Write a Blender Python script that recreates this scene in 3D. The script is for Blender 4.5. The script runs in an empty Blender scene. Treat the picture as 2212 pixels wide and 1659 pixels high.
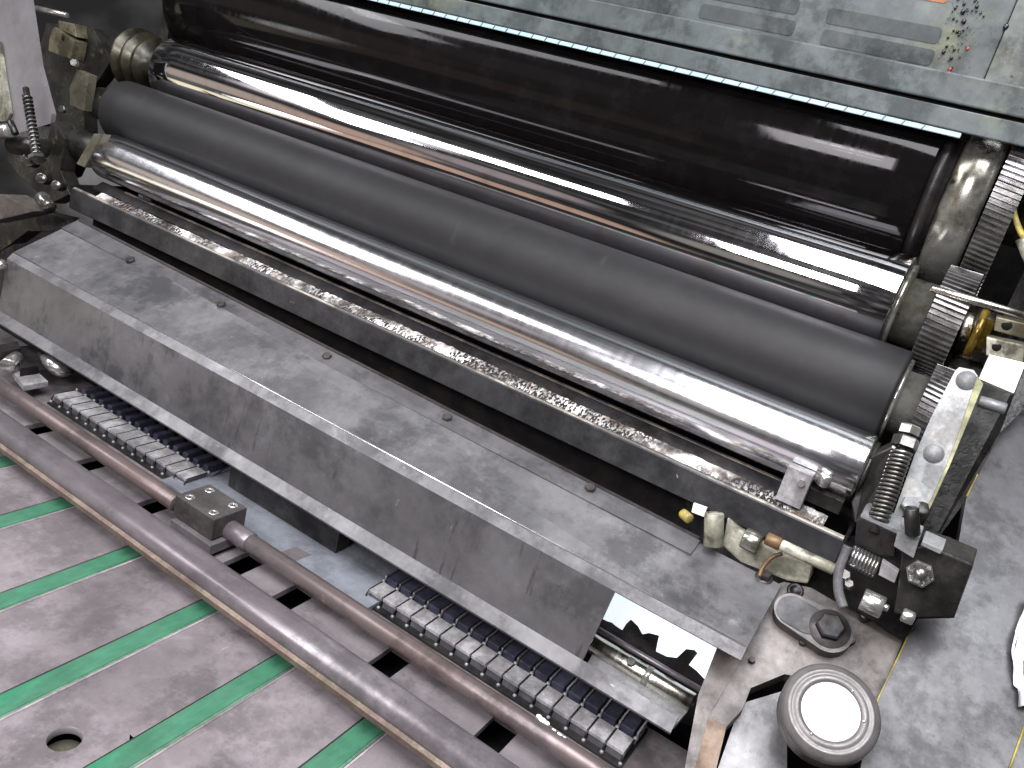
import bpy, bmesh, math, random
from mathutils import Vector, Matrix
random.seed(7)
sc = bpy.context.scene
col = sc.collection
PI = math.pi
# ------------------------------------------------------------------ camera frame
# machine axes: X along the rollers (left to right), Y into the machine, Z square to the feed table
CX = Vector((0.82503102, -0.37370846, 0.42387003))
CY = Vector((0.50913048, 0.1661449, -0.84450105))
CZ = Vector((0.24517334, 0.91254472, 0.32734107))
F, U0, V0 = 1775.4, 1106.0, 829.5
LIFT = Vector((0, 0, 1.35))          # feed table stands 0.90 m above the floor

def ray(u, v):
    a = Vector((u-U0, V0-v, -F))/F
    return Vector((a.dot(CX), a.dot(CY), a.dot(CZ)))
def at(u, v, x=None, y=None, z=None):
    r = ray(u, v)
    k = (x/r.x) if x is not None else (y/r.y) if y is not None else (z/r.z)
    return r*k
class Plane:
    def __init__(s, p, n): s.p, s.n = Vector(p), Vector(n).normalized()
    def at(s, u, v):
        r = ray(u, v); return r*(s.p.dot(s.n)/r.dot(s.n))
    def off(s, d): return Plane(s.p+s.n*d, s.n)

# ------------------------------------------------------------------ materials
MATS = {}
def mat(name, c, rough=.5, metal=0., c2=None, scale=12., lo=.42, hi=.62, stretch=(1, 1, 1), spots=(), bump=0., bscale=200.,
        rv=.15, spec=.5, emit=None, fine=.25, coat=0., dirt=.75, dscale=16.):
    m = bpy.data.materials.new(name); m.use_nodes = True
    nt = m.node_tree; N = nt.nodes; L = nt.links
    b = N['Principled BSDF']
    tc = N.new('ShaderNodeTexCoord'); mp = N.new('ShaderNodeMapping'); mp.inputs['Scale'].default_value = stretch
    L.new(tc.outputs['Object'], mp.inputs['Vector'])
    def noise(sc_, det=6., rgh=.6, vec=None, w=0.):
        n = N.new('ShaderNodeTexNoise'); n.noise_dimensions = '4D'; n.inputs['W'].default_value = w
        n.inputs['Scale'].default_value = sc_; n.inputs['Detail'].default_value = det; n.inputs['Roughness'].default_value = rgh
        L.new(vec or mp.outputs['Vector'], n.inputs['Vector']); return n.outputs['Fac']
    def ramp(f, a, z):
        r = N.new('ShaderNodeMapRange'); r.interpolation_type = 'SMOOTHSTEP'
        r.inputs['From Min'].default_value = a; r.inputs['From Max'].default_value = z
        L.new(f, r.inputs['Value']); return r.outputs['Result']
    def mix(f, A, B, mode='MIX'):
        x = N.new('ShaderNodeMix'); x.data_type = 'RGBA'; x.blend_type = mode
        if isinstance(f, float): x.inputs['Factor'].default_value = f
        else: L.new(f, x.inputs['Factor'])
        for s, q in ((x.inputs['A'], A), (x.inputs['B'], B)):
            if isinstance(q, tuple): s.default_value = (*q, 1)
            else: L.new(q, s)
        return x.outputs['Result']
    c2 = c2 or tuple(q*.55 for q in c)
    n1 = noise(scale)
    base = mix(ramp(n1, lo, hi), c, c2)
    n2 = noise(scale*9, 4., .7, w=3.)
    g = N.new('ShaderNodeMapRange'); g.inputs['To Min'].default_value = 1-fine; g.inputs['To Max'].default_value = 1+fine
    g.inputs['From Min'].default_value = .3; g.inputs['From Max'].default_value = .7
    L.new(n2, g.inputs['Value'])
    cmb = N.new('ShaderNodeCombineColor')
    for i in range(3): L.new(g.outputs['Result'], cmb.inputs[i])
    base = mix(1., base, cmb.outputs['Color'], 'MULTIPLY')
    for k, sp_ in enumerate(spots):
        sc_c, sc_s, a, z = sp_[:4]; vec = tc.outputs['Object']
        if len(sp_) > 4:
            m2 = N.new('ShaderNodeMapping'); m2.inputs['Scale'].default_value = sp_[4]; m2.inputs['Rotation'].default_value = sp_[6] if len(sp_) > 6 else (0, 0, 0)
            L.new(vec, m2.inputs['Vector']); vec = m2.outputs['Vector']
        fac = ramp(noise(sc_s, 5., .65, vec, w=7.+k*3), a, z)
        if len(sp_) > 5:
            mm = N.new('ShaderNodeMath'); mm.operation = 'MULTIPLY'; L.new(fac, mm.inputs[0]); mm.inputs[1].default_value = sp_[5]; fac = mm.outputs[0]
        base = mix(fac, base, sc_c)
    if dirt and not emit:
        # grease and wear: darkens the colour and kills the sheen in fractal patches
        d1 = ramp(noise(dscale, 12., .74, tc.outputs['Object'], w=21.), .46, .59); d2 = ramp(noise(dscale*.28, 8., .7, tc.outputs['Object'], w=25.), .42, .60)
        dm = N.new('ShaderNodeMath'); dm.operation = 'MULTIPLY_ADD'; L.new(d1, dm.inputs[0]); dm.inputs[1].default_value = .65; 
        dn = N.new('ShaderNodeMath'); dn.operation = 'MULTIPLY'; L.new(d2, dn.inputs[0]); dn.inputs[1].default_value = .35; L.new(dn.outputs[0], dm.inputs[2])
        do = N.new('ShaderNodeMath'); do.operation = 'MULTIPLY'; L.new(dm.outputs[0], do.inputs[0]); do.inputs[1].default_value = dirt
        base = mix(do.outputs[0], base, tuple(q*.22 for q in c))
        ms = N.new('ShaderNodeMapRange'); ms.inputs['To Min'].default_value = spec; ms.inputs['To Max'].default_value = spec*.15; L.new(do.outputs[0], ms.inputs['Value']); L.new(ms.outputs[0], b.inputs['Specular IOR Level'])
        mt = N.new('ShaderNodeMapRange'); mt.inputs['To Min'].default_value = metal; mt.inputs['To Max'].default_value = metal*.3; L.new(do.outputs[0], mt.inputs['Value']); L.new(mt.outputs[0], b.inputs['Metallic'])
    L.new(base, b.inputs['Base Color'])
    r = N.new('ShaderNodeMapRange'); r.inputs['From Min'].default_value = .3; r.inputs['From Max'].default_value = .7
    r.inputs['To Min'].default_value = max(.02, rough-rv); r.inputs['To Max'].default_value = min(1, rough+rv)
    L.new(noise(scale*2.3, 6., .65, w=11.), r.inputs['Value']); L.new(r.outputs['Result'], b.inputs['Roughness'])
    if not dirt or emit:
        b.inputs['Metallic'].default_value = metal; b.inputs['Specular IOR Level'].default_value = spec
    if coat:
        b.inputs['Coat Weight'].default_value = coat; b.inputs['Coat Roughness'].default_value = .12
    if emit:
        b.inputs['Emission Color'].default_value = (*emit[0], 1); b.inputs['Emission Strength'].default_value = emit[1]
    if bump:
        bp = N.new('ShaderNodeBump'); bp.inputs['Strength'].default_value = bump; bp.inputs['Distance'].default_value = .001
        L.new(noise(bscale, 6., .7, w=5.), bp.inputs['Height']); L.new(bp.outputs['Normal'], b.inputs['Normal'])
    MATS[name] = m
    return m

YG = (.30, .38, .02)
M_cover = mat('scuffed_sheet_steel', (.158, .157, .159), .38, .4, (.10, .099, .10), 12, .40, .62,
              spots=[((.07, .066, .066), 34, .56, .74, (1, 1, 1), .7), ((.36, .36, .355), 40, .60, .76, (1, 1, 1), .6), ((.5, .5, .5), 60, .70, .73, (1, 7, 7), .7, (0, 0, .5)), ((.05, .05, .05), 50, .66, .70, (6, 1, 1), .6, (0, 0, .3)), ((.06, .055, .055), 160, .70, .74), (YG, 45, .765, .775)], bump=.12, rv=.12, fine=.16, dirt=.88, dscale=13.)
M_front = mat('smeared_sheet_steel', (.135, .132, .135), .25, .45, (.095, .092, .094), 8, .36, .68,
              spots=[((.05, .045, .05), 22, .54, .74, (1.3, 1, .45), .75), ((.30, .30, .33), 13, .58, .76, (1, 1, 1), .6), ((.04, .035, .04), 30, .60, .66, (4, 1, .5), .6, (0, .25, 0)), ((.45, .44, .42), 44, .68, .72, (5, 1, .6), .6, (0, -.35, 0)), ((.24, .13, .13), 11, .70, .8, (1, 1, 1), .5), (YG, 50, .755, .765)], bump=.08, rv=.13, fine=.14, dirt=.88, dscale=10.)
M_edge = mat('worn_edge_steel', (.108, .107, .11), .42, .3, (.078, .076, .078), 16, spots=[((.45, .45, .45), 70, .68, .74, (1, 4, 4), .7), ((.06, .055, .055), 40, .62, .72, (1, 1, 1), .6)], rv=.12, fine=.12)
M_deck = mat('worn_deck_steel', (.235, .212, .217), .42, .3, (.135, .120, .123), 8, .36, .70,
             spots=[((.46, .41, .41), 13, .58, .78, (1, 1, 1), .6), ((.14, .11, .12), 26, .58, .74, (1, 1, 1), .6), ((.52, .46, .46), 60, .68, .72, (6, 1, 1), .6, (0, 0, .2)), ((.08, .065, .07), 120, .70, .74, (1, 1, 1), .8)], bump=.1, rv=.14, fine=.12)
M_deckedge = mat('bright_worn_edge', (.42, .37, .37), .4, .4, (.26, .22, .23), 24, .42, .6)
M_tape = mat('green_tape', (.014, .125, .062), .75, 0, (.035, .11, .065), 14, .42, .7, (1, .25, 1), rv=.08, fine=.25, bump=.4, bscale=900, spots=[((.06, .18, .11), 30, .58, .76, (4, .5, 1), .5)], dirt=.3)
M_tapeedge = mat('worn_tape_edge', (.07, .15, .095), .7, 0, (.07, .14, .095), 30, fine=.3)
M_rod = mat('brown_stained_rod', (.125, .095, .088), .36, .4, (.11, .098, .10), 12, .4, .7, (.5, 1, 1), spots=[((.42, .35, .30), 26, .70, .76)], rv=.08, fine=.05)
M_bar = mat('purple_grey_bar', (.20, .183, .19), .36, .5, (.15, .13, .138), 14, .4, .68, (.3, 1, 1), spots=[((.5, .46, .46), 30, .68, .76), (YG, 60, .74, .76)], rv=.12, fine=.18)
M_barrim = mat('stained_lower_rim', (.15, .12, .085), .55, .3, (.12, .08, .07), 40, .4, .6)
M_block = mat('brown_oxide_steel', (.078, .070, .067), .40, .4, (.05, .044, .042), 30, rv=.1)
M_black = mat('black_oiled_steel', (.011, .0105, .011), .36, .0, (.018, .016, .015), 30, rv=.15, bump=.2, spec=.35)
M_dark = mat('dark_greasy_steel', (.024, .023, .020), .34, .1, (.009, .0085, .0075), 24, .4, .6, spots=[((.10, .09, .055), 34, .62, .72), ((.30, .29, .26), 80, .70, .74)], rv=.2, bump=.6, bscale=90, dirt=.6, dscale=30., spec=.5)
M_void = mat('dark_void_fill', (.006, .006, .006), .8, 0, (.012, .010, .009), 40, spec=.1, dirt=0)  # near-black fill for gaps, bores and inner plates, standing in for their shade
M_steel = mat('bright_steel', (.60, .59, .58), .24, .9, (.42, .41, .39), 12, rv=.1, fine=.08, dirt=.3)
M_greasy = mat('oily_bright_steel', (.42, .42, .38), .24, .9, (.15, .145, .11), 14, .38, .6, spots=[((.03, .025, .015), 40, .6, .68)], rv=.15)
M_gear = mat('gear_steel', (.30, .30, .30), .27, .9, (.12, .115, .10), 18, .4, .6, spots=[((.02, .018, .013), 26, .52, .64)], rv=.12, fine=.1)
M_cream = mat('cream_oily_casting', (.40, .39, .31), .42, .1, (.20, .195, .14), 30, .4, .6, spots=[((.05, .045, .03), 34, .47, .60), ((.45, .38, .08), 60, .66, .75)], dirt=.8, dscale=30.)
M_olive = mat('olive_stained_steel', (.20, .185, .12), .4, .5, (.07, .06, .035), 30, .42, .58, spots=[((.02, .018, .012), 50, .6, .7)])
M_lever = mat('chipped_white_lever', (.37, .37, .355), .4, .15, (.26, .275, .27), 34, .42, .54, dirt=.6, dscale=40., spots=[((.55, .35, .38), 26, .62, .7), ((.2, .19, .17), 90, .68, .73)], rv=.12)
M_leverside = mat('yellowed_lever_side', (.36, .36, .20), .5, 0, (.16, .15, .08), 40)
M_grey = mat('grey_machined_face', (.21, .215, .215), .45, .3, (.2, .21, .21), 40)
M_white = mat('white_enamel', (.9, .9, .84), .4, 0, (.82, .82, .74), 20, fine=.05, dirt=0.12)
M_disc = mat('glowing_white_plastic_face', (.95, .95, .95), .35, 0, (.9, .9, .92), 8, fine=.02, emit=((1, 1, 1), .35), dirt=0)  # faint glow added to whiten the disc, which is no lamp
M_yellow = mat('yellow_paint_edge', (.36, .30, .06), .5, 0, (.2, .16, .05), 60)
M_brass = mat('yellow_brass', (.34, .23, .04), .25, .8, (.10, .065, .012), 40)
M_copper = mat('copper_brown_paint', (.13, .075, .03), .45, .2, (.08, .045, .02), 26)
M_plate = mat('brown_grey_side_plate', (.118, .104, .092), .45, .2, (.072, .063, .056), 20, .4, .65, spots=[((.05, .045, .04), 60, .66, .72), ((.32, .31, .30), 30, .64, .78, (1, 1, 1), .6), ((.04, .035, .03), 200, .68, .73)], rv=.12)
M_panel = mat('dark_oily_panel', (.070, .069, .071), .40, .05, (.046, .046, .049), 8, .38, .62, spots=[((.11, .11, .115), 9, .54, .74, (1, 1, 1), .8), ((.02, .018, .018), 28, .60, .68, (1, 1, 1), .9), ((.03, .03, .028), 110, .62, .70), ((.32, .32, .30), 80, .71, .75), ((.2, .2, .2), 60, .68, .71, (1, 8, 8), .6, (.4, .3, 0)), (YG, 40, .76, .78)], rv=.16, bump=.15)
M_guard = mat('grey_green_guard_paint', (.066, .082, .082), .5, .05, (.052, .063, .06), 9, spots=[((.15, .165, .08), 10, .56, .76, (1, 1, 1), .8), ((.05, .055, .05), 22, .58, .74, (1, 1, 1), .7), ((.02, .02, .02), 60, .68, .72), ((.3, .33, .02), 26, .745, .77), ((.30, .03, .05), 50, .75, .765)], rv=.12, fine=.22)
M_guardstain = mat('olive_stained_guard', (.085, .093, .06), .5, .1, (.09, .105, .10), 12, .4, .6, spots=[((.24, .27, .06), 18, .58, .72), ((.03, .025, .03), 40, .64, .7), ((.3, .04, .06), 44, .72, .74)], rv=.12, fine=.25)
M_slot = mat('shadowed_slot', (.036, .046, .045), .6, 0, (.03, .038, .036), 20, fine=.2)
M_orange = mat('orange_paint', (.24, .075, .01), .5, 0, (.17, .05, .008), 20)
M_scale = mat('pale_blue_scale', (.33, .44, .47), .5, 0, (.29, .40, .43), 20, fine=.05, dirt=0.12)
M_ink = mat('wet_black_ink', (.006, .006, .006), .18, 0, (.01, .009, .009), 40, spec=.4, dirt=0)
M_redink = mat('wet_red_ink', (.25, .03, .02), .15, 0, (.12, .02, .01), 40, dirt=0)
M_rubber = mat('matt_grey_rubber', (.0150, .0148, .0152), .55, 0, (.0125, .0123, .0127), 10, rv=.04, fine=.12, spots=[((.035, .035, .036), 16, .62, .78, (3, 1, 1), .6), ((.06, .06, .06), 90, .70, .74, (1, 1, 1), .4), ((.016, .016, .016), 8, .6, .75, (6, 1, 1), .6)], spec=.22, dirt=.1)
M_comb = mat('grey_comb_block', (.33, .325, .325), .48, .2, (.17, .165, .165), 50, .4, .6, spots=[((.07, .06, .06), 60, .64, .7)])
M_combfront = mat('dull_comb_base', (.10, .10, .105), .5, .3, (.06, .06, .065), 50)
M_fin = mat('blue_black_fin', (.065, .067, .10), .4, .2, (.035, .036, .055), 60)
M_bluegrey = mat('blue_grey_base_plate', (.26, .28, .31), .35, .4, (.20, .215, .24), 12, fine=.1, rv=.1)
M_paleblue = mat('pale_blue_glow_backing', (.72, .84, .95), .6, 0, (.62, .76, .92), 30, fine=.05, emit=((.84, .92, 1.), 1.0))  # glow stands in for light reaching the sheet inside the dark cover
M_wall = mat('pale_grey_frame_paint', (.17, .163, .166), .5, 0, (.14, .133, .137), 6, fine=.1, dirt=.25)
M_hose = mat('grey_hose', (.12, .115, .12), .3, 0, (.09, .09, .09), 30)
M_cloth = mat('white_cloth', (.85, .85, .85), .8, 0, (.5, .5, .52), 60, stretch=(3, 1, .3), spots=[((.08, .12, .5), 30, .66, .69)], dirt=0)
M_floor = mat('workshop_floor', (.12, .11, .10), .7, 0, dirt=0)

def roller_mat(name, c, rough, streak, metal=1., dirt=None, dstr=0.):
    """polished cylinder: fine rings round the axis (x) and faint dirt"""
    m = bpy.data.materials.new(name); m.use_nodes = True
    nt = m.node_tree; N = nt.nodes; L = nt.links; b = N['Principled BSDF']
    tc = N.new('ShaderNodeTexCoord')
    mp = N.new('ShaderNodeMapping'); mp.inputs['Scale'].default_value = (60, 2, 2); L.new(tc.outputs['Object'], mp.inputs['Vector'])
    n = N.new('ShaderNodeTexNoise'); n.inputs['Scale'].default_value = 3; n.inputs['Detail'].default_value = 5; L.new(mp.outputs[0], n.inputs['Vector'])
    r = N.new('ShaderNodeMapRange'); r.inputs['From Min'].default_value = .35; r.inputs['From Max'].default_value = .75
    r.inputs['To Min'].default_value = rough; r.inputs['To Max'].default_value = rough+streak
    L.new(n.outputs['Fac'], r.inputs['Value']); L.new(r.outputs[0], b.inputs['Roughness'])
    n2 = N.new('ShaderNodeTexNoise'); n2.inputs['Scale'].default_value = 30; n2.inputs['Detail'].default_value = 8; n2.inputs['Roughness'].default_value = .7
    L.new(tc.outputs['Object'], n2.inputs['Vector'])
    r2 = N.new('ShaderNodeMapRange'); r2.inputs['From Min'].default_value = .5; r2.inputs['From Max'].default_value = .75
    r2.inputs['To Max'].default_value = dstr; L.new(n2.outputs['Fac'], r2.inputs['Value'])
    x = N.new('ShaderNodeMix'); x.data_type = 'RGBA'; x.inputs['A'].default_value = (*c, 1); x.inputs['B'].default_value = (*(dirt or c), 1)
    L.new(r2.outputs[0], x.inputs['Factor']); L.new(x.outputs['Result'], b.inputs['Base Color'])
    b.inputs['Metallic'].default_value = metal
    return m
M_chrome = roller_mat('satin_chrome', (.86, .86, .89), .15, .045, dirt=(.6, .58, .57), dstr=.3)
M_mirror = roller_mat('mirror_chrome', (.62, .61, .63), .045, .03, dirt=(.40, .33, .28), dstr=.6)
M_inked = roller_mat('ink_black_cylinder', (.0035, .0032, .0032), .04, .10, metal=.0, dirt=(.007, .0065, .006), dstr=1.)
M_inked.node_tree.nodes['Principled BSDF'].inputs['Specular IOR Level'].default_value = .14
M_shaft = roller_mat('worn_shaft', (.5, .48, .42), .18, .15, dirt=(.08, .07, .045), dstr=1.)

def crud_mat():
    m = bpy.data.materials.new('dried_paint_residue'); m.use_nodes = True
    nt = m.node_tree; N = nt.nodes; L = nt.links; b = N['Principled BSDF']; tc = N.new('ShaderNodeTexCoord')
    def nz(s, d, st=(1, 1, 1)):
        mp = N.new('ShaderNodeMapping'); mp.inputs['Scale'].default_value = st; L.new(tc.outputs['Object'], mp.inputs['Vector'])
        n = N.new('ShaderNodeTexNoise'); n.inputs['Scale'].default_value = s; n.inputs['Detail'].default_value = d; n.inputs['Roughness'].default_value = .65
        L.new(mp.outputs[0], n.inputs['Vector']); return n.outputs['Fac']
    def ramp(f, pts):
        r = N.new('ShaderNodeValToRGB'); e = r.color_ramp.elements
        e[0].position, e[0].color = pts[0][0], (*pts[0][1], 1); e[1].position, e[1].color = pts[-1][0], (*pts[-1][1], 1)
        for p, c in pts[1:-1]:
            q = e.new(p); q.color = (*c, 1)
        L.new(f, r.inputs['Fac']); return r.outputs['Color']
    a = ramp(nz(38, 5), [(.34, (.14, .11, .09)), (.46, (.34, .31, .28)), (.57, (.82, .81, .77)), (.7, (.58, .52, .44))])
    k = ramp(nz(330, 3, (1.4, .6, 1)), [(.49, (0, 0, 0)), (.55, (1, 1, 1))])
    lo = ramp(nz(7, 4), [(.42, (.9, .9, .9)), (.50, (0, 0, 0))]); dk = ramp(nz(16, 5), [(.42, (.03, .03, .03)), (.56, (1, 1, 1))])
    x2 = N.new('ShaderNodeMix'); x2.data_type = 'RGBA'; x2.blend_type = 'LIGHTEN'; x2.inputs['Factor'].default_value = .9
    L.new(k, x2.inputs['A']); L.new(lo, x2.inputs['B'])
    x = N.new('ShaderNodeMix'); x.data_type = 'RGBA'; x.inputs['A'].default_value = (.012, .011, .011, 1)
    x3 = N.new('ShaderNodeMix'); x3.data_type = 'RGBA'; x3.blend_type = 'MULTIPLY'; x3.inputs['Factor'].default_value = .85; L.new(x2.outputs['Result'], x3.inputs['A']); L.new(dk, x3.inputs['B']); L.new(x3.outputs['Result'], x.inputs['Factor']); L.new(a, x.inputs['B']); L.new(x.outputs['Result'], b.inputs['Base Color'])
    b.inputs['Roughness'].default_value = .7; b.inputs['Specular IOR Level'].default_value = .2
    return m
M_crud = crud_mat()
M_knob = mat('brown_grey_knob', (.125, .117, .113), .42, .35, (.105, .098, .094), 40, fine=.12)
M_tan = mat('tan_olive_bar', (.13, .12, .085), .45, .2, (.08, .072, .05), 30)
M_ringdark = mat('dark_olive_rings', (.040, .037, .022), .35, .5, (.015, .014, .009), 40)

# ------------------------------------------------------------------ mesh helpers
def frame(axis, up=(0, 0, 1)):
    w = Vector(axis).normalized(); u = Vector(up)
    if abs(w.dot(u.normalized())) > .98: u = Vector((0, 1, 0))
    a = u.cross(w).normalized(); return a, w.cross(a).normalized(), w
def box(bm, c, s, rot=None, bev=.0006):
    ret = bmesh.ops.create_cube(bm, size=1.0); vs = ret['verts']
    M = Matrix.Translation(Vector(c)) @ (rot.to_4x4() if rot else Matrix.Identity(4)) @ Matrix.Diagonal((*s, 1))
    bmesh.ops.transform(bm, matrix=M, verts=vs)
    if bev:
        es = list({e for v in vs for e in v.link_edges})
        bmesh.ops.bevel(bm, geom=es, offset=min(bev, min(s)*.3), segments=2, affect='EDGES', profile=.6)
def lathe(bm, p0, axis, prof, seg=48, smooth=True):
    """prof: list of (distance along the axis, radius)"""
    p0 = Vector(p0); a, b, w = frame(axis); rings = []
    for t, r in prof:
        if r <= 1e-6: rings.append([bm.verts.new(p0+w*t)])
        else: rings.append([bm.verts.new(p0+w*t+(a*math.cos(2*PI*i/seg)+b*math.sin(2*PI*i/seg))*r) for i in range(seg)])
    for q, (A, B) in enumerate(zip(rings, rings[1:])):
        for i in range(seg):
            j = (i+1) % seg
            if len(A) == 1 and len(B) == 1: continue
            if len(A) == 1: f = bm.faces.new((A[0], B[j], B[i])) if False else bm.faces.new((A[0], B[i], B[j]))
            elif len(B) == 1: f = bm.faces.new((A[j], A[i], B[0]))
            else: f = bm.faces.new((A[i], B[i], B[j], A[j]))
            f.smooth = smooth
def cyl(bm, p0, p1, r, seg=32, r2=None, bev=.0008, hole=0.):
    p0, p1 = Vector(p0), Vector(p1); h = (p1-p0).length; r2 = r2 or r; e = min(bev, r*.3, h*.3)
    prof = [(0, 0), (0, r-e), (e, r), (h-e, r2), (h, r2-e)]
    if hole: prof += [(h, hole), (h-.006, hole), (h-.006, 0)]
    else: prof += [(h, 0)]
    lathe(bm, p0, p1-p0, prof, seg)
def hexbolt(bm, p, n, r, h, seg=6, twist=0.):
    p = Vector(p); a, b, w = frame(n)
    A = [bm.verts.new(p+(a*math.cos(PI/3*i+twist)+b*math.sin(PI/3*i+twist))*r) for i in range(6)]
    B = [bm.verts.new(v.co+w*(h*.85)) for v in A]
    C = [bm.verts.new(p+w*h+(v.co-p)*.86) for v in A]
    for i in range(6):
        j = (i+1) % 6
        bm.faces.new((A[i], A[j], B[j], B[i])); bm.faces.new((B[i], B[j], C[j], C[i]))
    bm.faces.new(C); bm.faces.new(A[::-1])
def prism(bm, pts, ext, bev=0.):
    """solid from a polygon (3-D points) pushed along ext"""
    ext = Vector(ext); A = [bm.verts.new(Vector(p)) for p in pts]; B = [bm.verts.new(Vector(p)+ext) for p in pts]; n = len(A)
    fs = [bm.faces.new(A), bm.faces.new(B[::-1])]
    for i in range(n):
        j = (i+1) % n; fs.append(bm.faces.new((A[j], A[i], B[i], B[j])))
    bmesh.ops.recalc_face_normals(bm, faces=fs)
    if bev:
        bmesh.ops.bevel(bm, geom=list({e for v in A for e in v.link_edges}), offset=bev, segments=2, affect='EDGES', profile=.6)
def extrude_x(bm, prof, x0, x1, closed=True, smooth=False, n=1):
    """profile of (y,z) points swept along x"""
    rows = [[bm.verts.new((x0+(x1-x0)*k/n, y, z)) for y, z in prof] for k in range(n+1)]
    m = len(prof); fs = []
    for A, B in zip(rows, rows[1:]):
        for i in range(m if closed else m-1):
            j = (i+1) % m; f = bm.faces.new((A[i], A[j], B[j], B[i])); f.smooth = smooth; fs.append(f)
    if closed: fs += [bm.faces.new(rows[0]), bm.faces.new(rows[-1][::-1])]
    bmesh.ops.recalc_face_normals(bm, faces=fs)
def tube(bm, pts, r, seg=14, sub=6, rf=None):
    P = [Vector(p) for p in pts]
    if sub > 1 and len(P) > 2:
        Q = []
        for i in range(len(P)-1):
            p0, p1, p2, p3 = P[max(0, i-1)], P[i], P[i+1], P[min(len(P)-1, i+2)]
            for k in range(sub):
                t = k/sub
                Q.append(.5*((2*p1)+(-p0+p2)*t+(2*p0-5*p1+4*p2-p3)*t*t+(-p0+3*p1-3*p2+p3)*t**3))
        Q.append(P[-1]); P = Q
    rings = []; up = Vector((0, 0, 1)); a = None
    for i, p in enumerate(P):
        w = (P[min(i+1, len(P)-1)]-P[max(i-1, 0)]).normalized()
        if a is None: a = w.orthogonal().normalized()
        a = (a-w*a.dot(w)).normalized(); b = w.cross(a)
        rr = r if rf is None else rf(i/(len(P)-1))
        rings.append([bm.verts.new(p+(a*math.cos(2*PI*k/seg)+b*math.sin(2*PI*k/seg))*rr) for k in range(seg)])
    for A, B in zip(rings, rings[1:]):
        for k in range(seg):
            j = (k+1) % seg; f = bm.faces.new((A[k], A[j], B[j], B[k])); f.smooth = True
    bm.faces.new(rings[0][::-1]); bm.faces.new(rings[-1])
def helix(bm, p0, p1, R, r, turns, seg=8, per=16):
    p0, p1 = Vector(p0), Vector(p1); a, b, w = frame(p1-p0); h = (p1-p0).length; n = int(turns*per)
    tube(bm, [p0+w*(h*i/n)+(a*math.cos(2*PI*i/per)+b*math.sin(2*PI*i/per))*R for i in range(n+1)], r, seg, 1)

BASE = {}
def obj(name, bm, m, parent=None, smooth_angle=None):
    me = bpy.data.meshes.new(name)
    vs = [v.co.copy() for v in bm.verts]
    if parent is None:
        lo = Vector((min(v.x for v in vs), min(v.y for v in vs), min(v.z for v in vs))); hi = Vector((max(v.x for v in vs), max(v.y for v in vs), max(v.z for v in vs)))
        base = Vector(((lo.x+hi.x)/2, (lo.y+hi.y)/2, lo.z))
    else: base = BASE[parent.name]
    for v in bm.verts: v.co -= base
    bm.to_mesh(me); bm.free(); me.materials.append(m)
    o = bpy.data.objects.new(name, me); col.objects.link(o)
    if parent is None: o.location = base+LIFT
    else: o.parent = parent
    BASE[o.name] = base
    return o
def thing(name, label, cat, loc, group=None, kind=None):
    o = bpy.data.objects.new(name, None); o.empty_display_size = .02; col.objects.link(o)
    o.location = Vector(loc)+LIFT; BASE[o.name] = Vector(loc)
    return tag(o, label, cat, group, kind)
def tag(o, label, cat, group=None, kind=None):
    o['label'] = label; o['category'] = cat
    if group: o['group'] = group
    if kind: o['kind'] = kind
    return o
def B(): return bmesh.new()
def solo(name, label, cat, bm, m, group=None, kind=None):
    return tag(obj(name, bm, m), label, cat, group, kind)
def BX(c, s, rot=None, bev=.0006):
    bm = B(); box(bm, c, s, rot, bev); return bm
def CY_(p0, p1, r, **k):
    bm = B(); cyl(bm, p0, p1, r, **k); return bm
def PR(pts, ext, bev=0.):
    bm = B(); prism(bm, pts, ext, bev); return bm
def clone(root, shift, label):
    r = root.copy(); col.objects.link(r); r.location = root.location+Vector(shift); r['label'] = label
    for ch in root.children:
        c = ch.copy(); col.objects.link(c); c.parent = r
        for g in ch.children:
            d = g.copy(); col.objects.link(d); d.parent = c
    return r

# ------------------------------------------------------------------ the machine body (setting)
bm = B(); box(bm, (-.4, .6, -1.36), (8, 8, .02), bev=0)
o = obj('floor', bm, M_floor); o['kind'] = 'structure'; o['label'] = 'dark workshop floor under the machine'
XL, XR = -1.15, .42
# added back, bed and cross plates shut out light and keep the inside dark
t = thing('machine_frame', 'dark inner frame of the printing press with added light blocking plates behind and below the rollers', 'machine frame', (-.4, 1.25, -1.0), kind='structure')
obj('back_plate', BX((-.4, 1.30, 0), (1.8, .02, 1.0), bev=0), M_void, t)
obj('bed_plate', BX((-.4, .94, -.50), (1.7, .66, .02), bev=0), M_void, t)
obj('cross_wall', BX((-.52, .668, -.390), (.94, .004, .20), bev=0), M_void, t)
obj('left_cheek', BX((XL-.01, 1.08, -.10), (.02, .42, .80), bev=0), M_dark, t)
obj('right_cheek', BX((.36, .98, -.05), (.02, .60, .80), bev=0), M_dark, t)

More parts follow.
